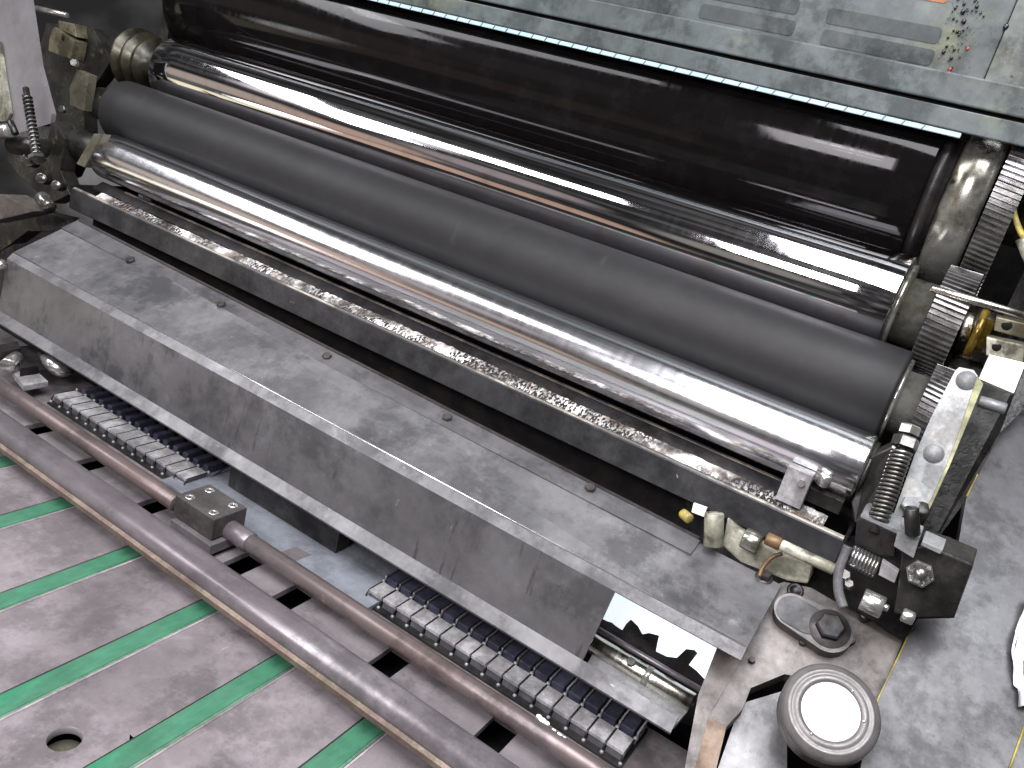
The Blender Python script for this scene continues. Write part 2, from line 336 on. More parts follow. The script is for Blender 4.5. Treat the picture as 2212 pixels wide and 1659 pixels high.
# ------------------------------------------------------------------ rollers and their gears
def gear(bm, x0, x1, cy, cz, ro, n, tooth=.0035, helix_=0.):
    ri = ro-tooth; rows = []
    for x, tw in ((x0, 0), (x1, helix_)):
        ring = []
        for i in range(n):
            for f, rr in ((.0, ri), (.22, ri), (.34, ro), (.66, ro), (.78, ri)):
                if f == .0: continue
                a = 2*PI*(i+f+tw)/n
                ring.append((x, cy+math.cos(a)*rr, cz+math.sin(a)*rr))
        rows.append([bm.verts.new(p) for p in ring])
    A, Bq = rows; m = len(A); fs = []
    for i in range(m):
        j = (i+1) % m; fs.append(bm.faces.new((A[i], A[j], Bq[j], Bq[i])))
    fs += [bm.faces.new(A), bm.faces.new(Bq[::-1])]
    bmesh.ops.recalc_face_normals(bm, faces=fs)
def rollbm(x0, x1, y, z, r, e=.002, seg=160):
    bm = B(); h = x1-x0
    lathe(bm, (x0, y, z), (1, 0, 0), [(0, 0), (0, r-e), (e*.3, r-e*.3), (e, r)]+[(e+(h-2*e)*k/24, r) for k in range(1, 24)]+[(h-e, r), (h-e*.3, r-e*.3), (h, r-e), (h, 0)], seg)
    return bm
RA = (.905, .010, .098); RB = (.8005, -.094, .047); RC = (.738, -.158, .042); RD = (.6845, -.2080, .0290)

t = thing('ink_cylinder', 'large glossy black cylinder under the grey green guard, topmost of the rollers', 'cylinder', (-.55, RA[0], RA[1]-RA[2]))
obj('cylinder_body', rollbm(-1.09, -.070, *RA), M_inked, t)
bm = B(); lathe(bm, (-.070, RA[0], RA[1]), (1, 0, 0), [(0, 0), (0, .0935), (.010, .0935), (.010, .090), (.014, .090), (.014, 0)], 120)
obj('end_ring', bm, M_black, t)
bm = B(); lathe(bm, (-.056, RA[0], RA[1]), (1, 0, 0), [(0, 0), (0, .084), (.004, .092), (.030, .092), (.034, .088), (.034, 0)], 120)
obj('bearer_ring', bm, M_greasy, t)
bm = B(); gear(bm, -.020, .002, RA[0], RA[1], .1005, 130, .0034, .6); obj('gear', bm, M_gear, t)
obj('journal', CY_((.002, RA[0], RA[1]), (.06, RA[0], RA[1]), .03), M_greasy, t)

t = thing('mirror_roller', 'mirror polished chrome roller between the black cylinder and the matt grey roller', 'roller', (-.53, RB[0], RB[1]-RB[2]), group='press rollers')
obj('roller_body', rollbm(-1.03, -.053, *RB), M_mirror, t)
bm = B(); lathe(bm, (-.053, RB[0], RB[1]), (1, 0, 0), [(0, 0), (0, .041), (.004, .041), (.004, .030), (.026, .030), (.026, 0)], 80); obj('journal', bm, M_greasy, t)
bm = B(); gear(bm, -.026, .000, RB[0], RB[1], .0490, 64, .0032, .5); obj('gear', bm, M_gear, t)
bm = B(); lathe(bm, (0, RB[0], RB[1]), (1, 0, 0), [(0, 0), (0, .022), (.03, .022), (.031, .012), (.09, .012), (.09, 0)], 48); obj('hub', bm, M_shaft, t)
bm = B(); lathe(bm, (-1.12, RB[0], RB[1]), (1, 0, 0), [(0, 0), (0, .042), (.003, .044), (.006, .044), (.007, .033), (.019, .033), (.020, .041), (.025, .041), (.026, .030), (.038, .030), (.039, .037), (.044, .037), (.045, .024), (.09, .024)], 80)
obj('ringed_bearing', bm, M_ringdark, t)

t = thing('rubber_roller', 'thick matt dark grey rubber roller between the two chrome rollers', 'roller', (-.53, RC[0], RC[1]-RC[2]), group='press rollers')
obj('roller_body', rollbm(-1.045, -.023, *RC, e=.003), M_rubber, t)
bm = B(); lathe(bm, (-.023, RC[0], RC[1]), (1, 0, 0), [(0, 0), (0, .036), (.003, .036), (.003, .027), (.020, .0275), (.020, 0)], 80); obj('journal', bm, M_greasy, t)
bm = B(); gear(bm, -.004, .012, RC[0], RC[1], .0395, 54, .003, .5); obj('gear', bm, M_gear, t)
bm = B(); lathe(bm, (.012, RC[0], RC[1]), (1, 0, 0), [(0, 0), (0, .016), (.014, .016), (.014, 0)], 48); obj('shaft', bm, M_shaft, t)
obj('left_journal', CY_((-1.10, RC[0], RC[1]), (-1.045, RC[0], RC[1]), .022), M_dark, t)

t = thing('chrome_roller', 'satin chrome roller lying low in the dirty black trough', 'roller', (-.5, RD[0], RD[1]-RD[2]), group='press rollers')
obj('roller_body', rollbm(-.995, -.020, *RD), M_chrome, t)
bm = B(); lathe(bm, (-.020, RD[0], RD[1]), (1, 0, 0), [(0, 0), (0, .025), (.003, .025), (.003, .016), (.028, .016), (.028, 0)], 80); obj('journal', bm, M_dark, t)
obj('left_journal', CY_((-1.06, RD[0], RD[1]), (-.995, RD[0], RD[1]), .02), M_dark, t)

# ------------------------------------------------------------------ trough
t = thing('ink_trough', 'long black trough in front of the low chrome roller, its lip crusted white', 'trough', (-.5, .66, -.29))
PX0, PX1 = -1.0, -.012
bm = B()
extrude_x(bm, [(.642, -.2520), (.640, -.2535), (.639, -.2775), (.642, -.2795), (.735, -.2795), (.738, -.270), (.738, -.262), (.735, -.262), (.733, -.2700), (.690, -.2730), (.660, -.2700), (.650, -.2630), (.6455, -.2525), (.644, -.2518)], PX0, PX1)
obj('trough_body', bm, mat('trough_black_steel', (.034, .034, .035), .42, .2, (.022, .022, .023), 20, spots=[((.13, .13, .14), 34, .62, .76), ((.35, .35, .33), 90, .72, .76)], rv=.12), t)
bm = B(); extrude_x(bm, [(.6418, -.2514), (.6412, -.2528), (.6425, -.2521), (.6448, -.2516), (.6460, -.2519), (.6450, -.2509)], PX0+.001, PX1-.001)
obj('lip', bm, mat('crusted_lip', (.36, .33, .28), .5, .3, (.10, .095, .09), 20, .44, .52, (.6, 1, 1)), t)
obj('end_wall', BX((PX0-.001, .688, -.263), (.003, .096, .030)), M_black, t)
obj('end_wall', BX((PX1+.0005, .688, -.263), (.003, .096, .030)), M_black, t)
bm = B(); extrude_x(bm, [(.6600, -.2500), (.6600, -.2475), (.6735, -.2398), (.6750, -.2400), (.6750, -.2412)], PX0+.012, PX1-.03); obj('doctor_blade', bm, M_black, t)
bm = B(); extrude_x(bm, [(.6715, -.2408), (.6722, -.2400), (.6738, -.2392), (.6752, -.2395), (.6752, -.2408)], PX0+.06, PX1-.05); obj('blade_edge', bm, mat('crusted_blade_edge', (.10, .085, .07), .45, .2, (.02, .018, .018), 26, .40, .58, (1.5, 1, 1), fine=.5), t)
# crust of dried paint lying on the inner slope
bm = B(); nx, ny = 900, 14; rows = []
from mathutils import noise as NZ
for i in range(nx+1):
    x = -.955+(.925)*i/nx; row = []
    wob = NZ.noise(Vector((x*14, 0, 3)))*.5+.5; wob2 = NZ.noise(Vector((x*45, 2, 3)))
    wid = .0082+.0075*wob+.0022*wob2+.0065*min(1, max(0, (x+.80)/.3))
    for j in range(ny+1):
        s = j/ny; y = .6432+wid*s
        h = math.sin(PI*min(1, s*1.15+.06))**.6 if s < .82 else math.sin(PI*min(1, s*1.15+.06))
        z0 = -.2512+.0050*min(1, s*1.25)-(.018*max(0, s-.80))
        z = z0+.0014*max(0, h)+.0016*NZ.noise(Vector((x*160, y*160, 1)))*(1-abs(2*s-1)**2)
        row.append(bm.verts.new((x, y, z)))
    rows.append(row)
for A, C in zip(rows, rows[1:]):
    for j in range(ny):
        f = bm.faces.new((A[j], C[j], C[j+1], A[j+1])); f.smooth = True
solo('paint_residue', 'white and brown speckled crust of dried paint along the trough lip', 'residue', bm, M_crud, kind='stuff')
# liquid in the trough
bm = B(); extrude_x(bm, [(.652, -.2655), (.732, -.2655)], PX0+.004, PX1-.004, closed=False)
solo('black_liquid', 'black ink lying in the trough below the chrome roller', 'ink', bm, M_ink, kind='stuff')

# clip standing on the trough
t = thing('trough_clip', 'small brown block clamped over the right end of the trough', 'clip', at(1715, 1075, y=.645))
c = at(1716, 1052, y=.646)
obj('clip_block', BX(c+Vector((0, .004, 0)), (.020, .012, .030)), M_comb, t)
obj('clip_arm', BX(c+Vector((.022, .014, -.004)), (.030, .010, .012)), M_dark, t)
bm = B(); hexbolt(bm, c+Vector((.004, -.002, .006)), (0, -1, .2), .0032, .003); obj('screw', bm, M_steel, t)
bm = B(); cyl(bm, c+Vector((.018, .006, .008)), c+Vector((.018, .006, .018)), .005); obj('thumb_screw', bm, M_steel, t)

# ------------------------------------------------------------------ front cover
YB, ZB = .625, -.294; YC, ZC = .550, -.322; YD, ZD = .5425, -.330; YE, ZE = .535, -.394; YF, ZF = .526, -.4025
CXL, CXR = -.962, -.040
COV = Vector((-.35, .58, -.41)); TILT = 0.0
t = thing('sheet_metal_cover', 'long scuffed grey sheet metal cover with a bolted sloping top', 'cover', COV); t.rotation_euler.y = TILT
RT = Matrix.Rotation(TILT, 3, 'Y'); cover = t
def slab(p, q, th=.0025):
    """thin slab in the yz plane from p to q"""
    d = Vector((0, q[0]-p[0], q[1]-p[1])).normalized(); n = Vector((0, d.z, -d.y)); n = n if n.z > 0 or (abs(n.z) < .2 and n.y < 0) else -n
    return [(p[0], p[1]), (q[0], q[1]), (q[0]-n.y*th, q[1]-n.z*th), (p[0]-n.y*th, p[1]-n.z*th)]
bm = B(); extrude_x(bm, slab((YB, ZB), (YC, ZC)), CXL, CXR); obj('top_panel', bm, M_cover, t)
bm = B(); extrude_x(bm, slab((YC-.0002, ZC-.0001), (YD, ZD)), CXL, CXR); obj('bevel_strip', bm, M_edge, t)
bm = B(); tube(bm, [(CXL+.001, YC, ZC-.0006), (CXR-.001, YC, ZC-.0006)], .0010, 12, 1); obj('crease_highlight', bm, M_steel, t)  # bright steel line put in for the highlight along the bend
n_top = Vector((0, -(ZB-ZC), (YB-YC))).normalized()
sy, sz = YB+n_top.y*.0022, ZB+n_top.z*.0022
k = .020/math.hypot(YB-YC, ZB-ZC)
bm = B(); extrude_x(bm, [(YB+.001, ZB), (sy+.001, sz), (sy-(YB-YC)*k, sz-(ZB-ZC)*k), (YB-(YB-YC)*k, ZB-(ZB-ZC)*k)], CXL+.001, -.110); obj('clamp_strip', bm, M_edge, t)
bm = B(); extrude_x(bm, [(YB+.0012, ZB-.010), (YB+.0045, ZB-.010), (YB+.0045, ZB+.0035), (YB+.0012, ZB+.0035)], CXL, -.112); obj('back_rail', bm, M_block, t)
XW0 = -.187   # right end of the closed front
xw_top = at(1330, 1275, y=YD).x; xw_bot = at(1264, 1443, y=YE).x
bm = B()
pts = [(CXL, YD, ZD), (xw_top, YD, ZD), (xw_bot-.004, YE, ZE), (CXL, YE, ZE)]
prism(bm, pts, (0, .0025, .0003)); obj('front_panel', bm, M_front, t)
bm = B(); extrude_x(bm, [(YE, ZE+.0002), (YF, ZF), (YF+.0005, ZF-.002), (YE+.0025, ZE-.002)], CXL, -.064); obj('bottom_lip', bm, M_edge, t)
def warp(x, y): return -(x+.5)/.45*.0085*max(0, y-YC)/(YB-YC)   # the bent sheet drops towards its right end
bolts_px = [(283, 568), (479, 664), (707, 776), (966, 909), (1274, 1061), (1650, 1248)]
top = Plane(RT @ (Vector((-.35, YB, ZB))-COV)+COV, RT @ n_top)
for q in bolts_px:
    p = top.at(*q)
    for _ in range(3):
        w_ = warp(p.x, p.y); p = Plane(Vector((0, YB, ZB+w_)), n_top).at(*q)
    p = p-Vector((0, 0, warp(p.x, p.y)))
    bm = B(); lathe(bm, p-n_top*.0003, n_top, [(0, .0072), (.0009, .0070), (.0009, 0)], 28); hexbolt(bm, p+n_top*.0009, n_top, .0050, .0052, twist=random.random())
    obj('bolt', bm, M_block, t)
# left end fitting of the cover
obj('end_cap', PR([at(2, 545, y=.56), at(30, 530, y=.56), at(8, 685, y=.54), at(-20, 690, y=.54)], (0, .03, 0)), M_dark, t)

for ch in cover.children:
    bs = BASE[ch.name]
    for v in ch.data.vertices: v.co.z += warp(v.co.x+bs.x, v.co.y+bs.y)
# what shows through the open right end of the cover
sh = [(1285, 1225), (1610, 1390), (1560, 1480), (1523, 1468), (1505, 1449), (1488, 1436), (1507, 1411), (1500, 1404), (1482, 1402), (1462, 1421), (1440, 1418), (1417, 1407), (1420, 1390), (1424, 1373), (1402, 1367), (1388, 1370), (1378, 1352), (1363, 1338), (1352, 1348), (1344, 1361), (1330, 1352), (1322, 1345), (1312, 1342), (1270, 1322)]
solo('pale_blue_sheet', 'glowing pale blue sheet with a torn lower edge inside the open cover end', 'sheet', PR([at(u, v, y=.600) for u, v in sh], (0, .001, 0)), M_paleblue)
solo('inner_rail', 'dark brown black rail behind the torn pale blue sheet', 'rail', PR([at(u, v, y=.605) for u, v in [(1262, 1290), (1570, 1430), (1540, 1580), (1240, 1500)]], (0, .004, 0)), M_dark)
t = thing('inner_shaft', 'tan worn shaft seen through the open end of the cover', 'shaft', (-.16, .565, -.39))
pa, pb = at(1272, 1385, y=.570), at(1496, 1520, y=.570)
obj('shaft_body', CY_(pa, pb, .0082), M_shaft, t)
pc = pa.lerp(pb, .55); obj('collar', CY_(pc, pc+(pb-pa).normalized()*.006, .0086), M_greasy, t)
pm = pa.lerp(pb, .80); bm = B(); hexbolt(bm, pa.lerp(pb, .42)+Vector((0, -.004, .006)), (0, -.6, .8), .004, .003); obj('screw', bm, M_dark, t)
pa, pb = at(1285, 1355, y=.592), at(1520, 1494, y=.592)
solo('inner_rod', 'thin grey rod above the tan shaft inside the cover', 'rod', CY_(pa, pb, .0026), M_bar)
solo('inner_floor_plate', 'green grey plate under the tan shaft inside the cover', 'plate', PR([at(1262, 1445, z=-.405), at(1460, 1565, z=-.405), at(1500, 1520, z=-.405), at(1290, 1395, z=-.405)], (0, 0, -.004)), M_grey)

# ------------------------------------------------------------------ feed table
ZT = -.45
t = thing('feed_table', 'worn purple grey steel feed table with green tapes running between its plates', 'table', (-.45, .3, ZT-.02))
TY0, TY1 = -.02, .56
tx = [(-.726, -.705), (-.632, -.612), (-.533, -.513), (-.4355, -.415), (-.3475, -.327), (-.2555, -.2345)]
edges = [-1.10]+[q for p in tx for q in p]+[-.02]
hole_c = at(140, 1596, z=ZT); hr = .0105
slots = []
for (u, v) in [(86, 925), (202, 1000), (337, 1090), (523, 1218), (627, 1292), (840, 1432), (1068, 1590)]:
    slots.append(at(u, v, z=ZT).x)
SY0, SY1 = .452, .494
def deck_piece(x0, x1):
    """front plate of the table (up to the slots)"""
    bm = B(); zt, zb = ZT, ZT-.006
    if x0 < hole_c.x < x1:
        # plate with a round hole: outer rectangle split round a circle
        seg = 48; cy = hole_c.y; ci = [Vector((hole_c.x+hr*math.cos(2*PI*i/seg), cy+hr*math.sin(2*PI*i/seg), zt)) for i in range(seg)]
        def outer(a):
            dx, dy = math.cos(a), math.sin(a)
            k = min(((x1-hole_c.x)/dx if dx > 1e-6 else (x0-hole_c.x)/dx if dx < -1e-6 else 1e9), (.03/dy if dy > 1e-6 else -.03/dy if dy < -1e-6 else 1e9))
            return Vector((hole_c.x+dx*k, cy+dy*k, zt))
        V = [bm.verts.new(p) for p in ci]; W = [bm.verts.new(outer(2*PI*i/seg)) for i in range(seg)]; D = [bm.verts.new(p+Vector((0, 0, -.006))) for p in ci]
        for i in range(seg):
            j = (i+1) % seg; bm.faces.new((V[i], W[i], W[j], V[j])); bm.faces.new((D[i], V[i], V[j], D[j])).smooth = True
        for ya, yb in ((TY0, cy-.03), (cy+.03, SY0)):
            q = [bm.verts.new(p) for p in ((x0, ya, zt), (x1, ya, zt), (x1, yb, zt), (x0, yb, zt))]; bm.faces.new(q)
        for xs in (x0, x1):
            q = [bm.verts.new(p) for p in ((xs, TY0, zt), (xs, SY0, zt), (xs, SY0, zb), (xs, TY0, zb))]; bm.faces.new(q)
    else:
        box(bm, ((x0+x1)/2, (TY0+SY0)/2, (zt+zb)/2), (x1-x0-.0008, SY0-TY0, .006), bev=.0007)
    return bm
for a, b in zip(edges[::2], edges[1::2]):
    obj('deck_plate', deck_piece(a, b), M_deck, t)
    if a > -1.0:
        e = BX((a+.0012, (TY0+SY0)/2, ZT+.0002), (.0016, SY0-TY0-.002, .0006), bev=.0002); obj('worn_edge', e, M_deckedge, t)
# the strip with the black slots
ex = [-1.10]
for s in slots: ex += [s-.0115, s+.0115]
ex.append(-.02)
bm = B()
for a, b in zip(ex[::2], ex[1::2]): box(bm, ((a+b)/2, (SY0+SY1)/2, ZT-.003), (b-a, SY1-SY0-.0002, .006), bev=.0005)
obj('slotted_strip', bm, M_deck, t)
obj('rear_strip', BX((-.56, (SY1+TY1)/2+.01, ZT-.003), (1.08, TY1-SY1+.02, .006)), mat('rear_table_steel', (.19, .17, .17), .45, .4, (.08, .07, .07), 22), t)
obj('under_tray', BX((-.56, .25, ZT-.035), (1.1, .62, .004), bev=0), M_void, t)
bm = B(); lathe(bm, (hole_c.x, hole_c.y, ZT-.016), (0, 0, 1), [(0, 0), (0, hr+.002), (.003, hr+.002), (.003, 0)], 32); obj('hole_bottom', bm, mat('olive_grey_hole', (.12, .115, .085), .7, 0), t)
side = ['leftmost', 'second', 'third', 'fourth', 'fifth', 'rightmost']
for i, (a, b) in enumerate(tx):
    tt = thing('green_tape', 'green conveyor tape on the feed table, %s of the six' % (side[i] if i in (0, 5) else side[i]+' from the left'), 'tape', ((a+b)/2, .25, ZT-.003), 'green tapes on the feed table')
    obj('tape_band', BX(((a+b)/2-.0012, (TY0+.470)/2, ZT-.0012), (b-a-.0034, .470-TY0, .0014), bev=.0004), M_tape, tt)
    obj('frayed_edge', BX((b-.0026, (TY0+.470)/2, ZT-.0016), (.0036, .470-TY0, .0012), bev=.0004), M_tapeedge, tt)

# base plate between the comb rows
bp = [at(440, 1045, z=-.4445), at(560, 1065, z=-.4445), at(850, 1240, z=-.4445), at(795, 1300, z=-.4445), at(700, 1255, z=-.4445), at(520, 1130, z=-.4445)]
x0, x1 = -.605, -.335
solo('base_plate', 'smooth blue grey plate between the two rows of comb blocks', 'plate', BX(((x0+x1)/2, .545, -.4468), (x1-x0, .085, .005)), M_bluegrey)

# rows of comb blocks
def comb(x0, n, pitch, yb, yt, name_lab, z0=-.4385):
    t = thing('comb_rail', name_lab, 'comb rail', (x0+n*pitch/2, (yb+yt)/2, ZT), 'comb rails on the table edge')
    yk = yb-.0015
    for i in range(n):
        a = x0+i*pitch; dz = random.uniform(-.0002, .0002); g = .0017
        bm = B(); box(bm, (a+pitch/2, (yt+yk)/2, z0-.0012+dz), (pitch-g, yk-yt, .0030), bev=.00025); blk = obj('comb_block', bm, M_comb, t)
        bm = B(); box(bm, (a+pitch/2, (yt+yk)/2, z0-.0070), (pitch-g-.0008, yk-yt-.0012, .0085), bev=.0004); obj('block_base', bm, M_combfront, blk)
        bm = B(); box(bm, (a+pitch/2-.001, yb+.014, z0-.0035), (pitch*(.45 if x0 < -.5 else .74), .022, .013), bev=.001); obj('fin', bm, M_fin, t)
    for i in range(n+1):
        a = x0+i*pitch
        bm = B(); tube(bm, [(a, yb, z0), (a, yt+.001, z0-.0002), (a, yt-.0018, z0-.004), (a, yt-.0022, z0-.0090)], .0007, 8, 1); pin = obj('pin', bm, M_black, t)
        for q_, r_ in (((a, yb, z0), .0019), ((a, yt-.0028, z0-.0085), .0017)):
            bm = B(); bmesh.ops.create_uvsphere(bm, u_segments=12, v_segments=8, radius=r_, matrix=Matrix.Translation(q_))
            for f in bm.faces: f.smooth = True
            obj('pin_head', bm, M_grey, pin)
        if x0 > -.5:
            bm = B(); box(bm, (a, yb+.013, z0-.0015), (.0018, .021, .0125), bev=.0004); obj('divider', bm, M_steel, t); continue
        bm = B(); cyl(bm, (a+.001, yb+.002, z0-.006), (a+.001, yb+.026, z0+.0005), .0009, seg=10)
        bmesh.ops.create_uvsphere(bm, u_segments=12, v_segments=8, radius=.0013, matrix=Matrix.Translation((a+.001, yb+.026, z0+.001)))
        obj('rear_pin', bm, M_fin if x0 < -.5 else M_grey, t)
    obj('rail', BX((x0+n*pitch/2, (yt+yb)/2+.012, ZT+.0008), (n*pitch+.004, yb-yt+.036, .0035)), M_black, t)
    return t
z0 = -.4385
bA, bB_ = at(168, 842, z=z0), at(449, 1021, z=z0); fA = at(112, 869, z=z0)
pitch = (bB_.x-bA.x)/14
comb(bA.x, 14, pitch, (bA.y+bB_.y)/2, at(133, 862, z=z0).y, 'row of grey comb blocks with pins left of the brown clamp block')
gA, gB = at(870, 1263, z=z0), at(1371, 1598, z=z0)
n2 = round((gB.x-gA.x)/pitch)
comb(gB.x-(n2+1)*pitch, n2+1, pitch, (gA.y+gB.y)/2-.004, (gA.y+gB.y)/2-.004-.021, 'row of grey comb blocks with pins near the round knob')

# black bracket under the cover
pl, pr_, prt = at(495, 1053, z=-.446), at(707, 1208, z=-.446), at(738, 1165, z=-.436)
solo('black_stop_bar', 'long black stop bar standing under the cover lip', 'stop bar', BX(((pl.x+pr_.x)/2, .557, -.4315), (pr_.x-pl.x, .020, .024), bev=.001), M_black)
# small fittings beyond the comb row at the far left
solo('tan_foot_plate', 'small tan plate at the left end of the long brown rod', 'plate', PR([at(27, 803, z=-.43), at(72, 795, z=-.43), at(104, 824, z=-.43), at(52, 834, z=-.43)], (0, 0, -.006)), M_comb)
t = thing('latch_fitting', 'shiny spoon shaped latch and bracket under the left end of the cover', 'latch', at(60, 790, z=-.44))
bm = B(); tube(bm, [at(92, 770, z=-.42), at(110, 785, z=-.42), at(135, 800, z=-.425), at(160, 800, z=-.43)], .006, rf=lambda s: .003+.006*math.sin(PI*s)**1.2); obj('spoon_latch', bm, M_steel, t)
obj('latch_block', PR([at(40, 748, z=-.42), at(80, 745, z=-.42), at(84, 790, z=-.42), at(44, 796, z=-.42)], (0, 0, -.02)), M_black, t)
bm = B(); cyl(bm, at(15, 790, z=-.42), at(36, 772, z=-.42), .008); obj('latch_pin', bm, M_steel, t)
obj('latch_arm', PR([at(-5, 745, z=-.41), at(38, 738, z=-.41), at(44, 752, z=-.41), at(0, 762, z=-.41)], (0, 0, -.01)), M_dark, t)

# brown rod with its clamp block
def seg_rod(u0, v0, u1, v1, y, r, e0=0, e1=0):
    a, b = at(u0, v0, y=y), at(u1, v1, y=y); d = (b-a).normalized(); return a-d*e0, b+d*e1
RZ = -.4275
p0 = at(0, 833, z=RZ); p1 = at(378, 1083, z=RZ); p2 = at(497, 1146, z=RZ-.002); p3 = at(1290, 1665, z=RZ-.002)
p0.y = p1.y = (p0.y+p1.y)/2; p2.y = p3.y = (p2.y+p3.y)/2
d = (p1-p0).normalized()
t = thing('stop_rod', 'long brown stained round rod lying across the table beside the comb blocks', 'rod', (-.5, .48, ZT))
obj('rod_section', CY_(p0-d*.12, p1+d*.004, .0082, seg=40), M_rod, t)
obj('rod_section', CY_(p2+d*.012, p3+d*.12, .0082, seg=40), M_rod, t)
obj('rod_sleeve', CY_(p2-d*.002, p2+d*.026, .0092, seg=40, hole=.004), M_bar, t)
t = thing('clamp_block', 'dark brown rectangular clamp block with four countersunk screws on the rod', 'clamp block', (-.55, .485, ZT))
A_, B__, C_, D_ = at(376, 1070, z=-.412), at(452, 1046, z=-.412), at(543, 1101, z=-.412), at(458, 1118, z=-.412)
bx0, bx1 = (A_.x+B__.x)/2, (C_.x+D_.x)/2; by0, by1 = (A_.y+D_.y)/2, (B__.y+C_.y)/2
obj('block_body', BX(((bx0+bx1)/2, (by0+by1)/2, -.4225), (bx1-bx0, by1-by0, .021), bev=.0008), M_block, t)
obj('foot', BX(((bx0+bx1)/2+.004, (by0+by1)/2-.003, -.4395), (bx1-bx0+.002, by1-by0+.003, .010)), M_bar, t)
for fx in (.18, .80):
    for fy in (.22, .80):
        p = Vector((bx0+(bx1-bx0)*fx, by0+(by1-by0)*fy, -.4119))
        bm = B(); lathe(bm, p, (0, 0, 1), [(0, .0048), (.0006, .0046), (.0006, .0022), (-.0004, .0018), (-.0004, 0)], 28); obj('socket_screw', bm, M_steel, t)
t = thing('small_tab', 'small grey tab with a screw between the two bars right of the clamp block', 'tab', at(640, 1195, z=ZT))
obj('tab_plate', PR([at(600, 1195, z=-.444), at(640, 1180, z=-.444), at(672, 1198, z=-.444), at(630, 1215, z=-.444)], (0, 0, -.005)), M_bar, t)

bm = B()
for u, v, r in [(1165, 1548, .0020), (1172, 1556, .0026), (1182, 1562, .0018), (1196, 1578, .0016), (1208, 1588, .0022), (1218, 1594, .0016)]:
    p = at(u, v, z=RZ+.005); bmesh.ops.create_icosphere(bm, subdivisions=2, radius=1, matrix=Matrix.Translation(p) @ Matrix.Diagonal((r*1.3, r, r*.6, 1)))
for f in bm.faces: f.smooth = True
solo('paint_lumps', 'white dried paint lumps on the brown rod', 'paint', bm, M_white, kind='stuff')
# front bar
t = thing('front_bar', 'thick grey purple bar nearest the viewer, laid across the green tapes', 'bar', (-.5, .43, ZT))
q0, q1 = at(0, 918, z=-.417), at(1085, 1665, z=-.417); yq = (q0.y+q1.y)/2
prof = []
for a_ in range(0, 360, 12):
    a_ = math.radians(a_); cc, ss = math.cos(a_), math.sin(a_)
    prof.append((yq+.0135*math.copysign(abs(cc)**.75, cc), -.421+.0095*math.copysign(abs(ss)**.75, ss)))
bm = B(); extrude_x(bm, prof, q0.x-.15, .02, smooth=True, n=1); obj('bar_body', bm, M_bar, t)
bm = B(); extrude_x(bm, [(yq-.0135, -.4245), (yq-.0160, -.4265), (yq-.0155, -.4315), (yq-.012, -.4330), (yq+.008, -.4330), (yq+.008, -.4270)], q0.x-.15, .02); obj('lower_rim', bm, M_barrim, t)
bm = B(); extrude_x(bm, [(yq+.0128, -.4200), (yq+.0165, -.4215), (yq+.0165, -.4300), (yq+.010, -.4310)], q0.x-.15, .02); obj('rear_ledge', bm, M_bar, t)
for xx in (-.98, -.01): obj('bar_support', BX((xx, yq, -.4415), (.02, .014, .018)), M_block, t)

# ------------------------------------------------------------------ upper guard
GY = .800
t = thing('upper_guard', 'grey green machine guard with slots and ink splashes above the black cylinder', 'guard', (-.45, GY, .05))
def gz(k): return GY*k
gx0, gx1 = -1.12, .28
bm = B(); box(bm, ((gx0+gx1)/2, GY+.004, (gz(.0735)+gz(.0945))/2), (gx1-gx0, .008, gz(.0945)-gz(.0735)), bev=.001); obj('lower_band', bm, M_guard, t)
obj('hinge_gap', BX(((gx0+gx1)/2, GY+.010, gz(.0965)), (gx1-gx0, .008, .010), bev=0), M_void, t)
bm = B(); box(bm, ((gx0+gx1)/2, GY+.003, (gz(.0985)+gz(.127))/2), (gx1-gx0, .010, gz(.127)-gz(.0985)), bev=.0015); obj('upper_lip', bm, M_guard, t)
bm = B(); box(bm, ((gx0-.06)/2, GY+.016, (gz(.127)+.42)/2), (-.06-gx0, .012, .42-gz(.127)), bev=.001); obj('slotted_panel', bm, M_guard, t)
bm = B(); box(bm, ((gx1-.06)/2+.0005, GY+.0155, (gz(.127)+.42)/2), (gx1+.06, .014, .42-gz(.127)), bev=.001); obj('stained_panel', bm, M_guardstain, t)
def stadium(pa, pb, r, ny, n=10):
    d = (pb-pa); d.y = 0; d.normalize(); up = Vector((-d.z, 0, d.x)); P = []
    r2 = r*.55
    for c, s in ((pb, 1), (pa, -1)):
        for cc, a0 in ((c+up*(r-r2)*s, 90 if s > 0 else 270), (c-up*(r-r2)*s, 0 if s > 0 else 180)):
            for i in range(n+1):
                a = math.radians(a0-90*i/n); P.append(cc+(d*math.cos(a)+up*math.sin(a))*r2)
    return P
GPY = GY+.010
for (ua, va, ub, vb, m_) in [(1795, 35, 2022, 76, M_slot), (1782, 80, 2006, 124, M_slot), (1518, 26, 1708, 58, M_slot), (1530, -18, 1718, 12, M_slot), (1770, -54, 2044, -14, M_orange), (1260, -18, 1440, 12, M_slot), (1820, -60, 2050, -25, M_slot), (1540, -60, 1720, -32, M_slot)]:
    pa, pb = at(ua, va, y=GPY-.0006), at(ub, vb, y=GPY-.0006); pb.z = pa.z = (pa.z+pb.z)/2
    obj('slot', PR(stadium(pa, pb, .0064, 0), (0, .004, 0)), m_, t)
# pale scale strip on the lower edge
t = thing('scale_strip', 'thin pale blue strip with fine black marks along the guard lower edge', 'scale', (-.55, GY, .05))
sx1 = at(2074, 296, y=GY).x
bm = B(); box(bm, ((gx0+sx1)/2, GY+.003, gz(.0702)), (sx1-gx0, .004, .0042), bev=.0006); obj('strip_body', bm, M_scale, t)
bm = B(); x = sx1-.03
while x > -.95:
    box(bm, (x, GY+.0008, gz(.0702)), (.0006, .0006, .0042), Matrix.Rotation(.5, 3, 'Y'), bev=0); x -= .0165
obj('graduation_marks', bm, M_black, t)
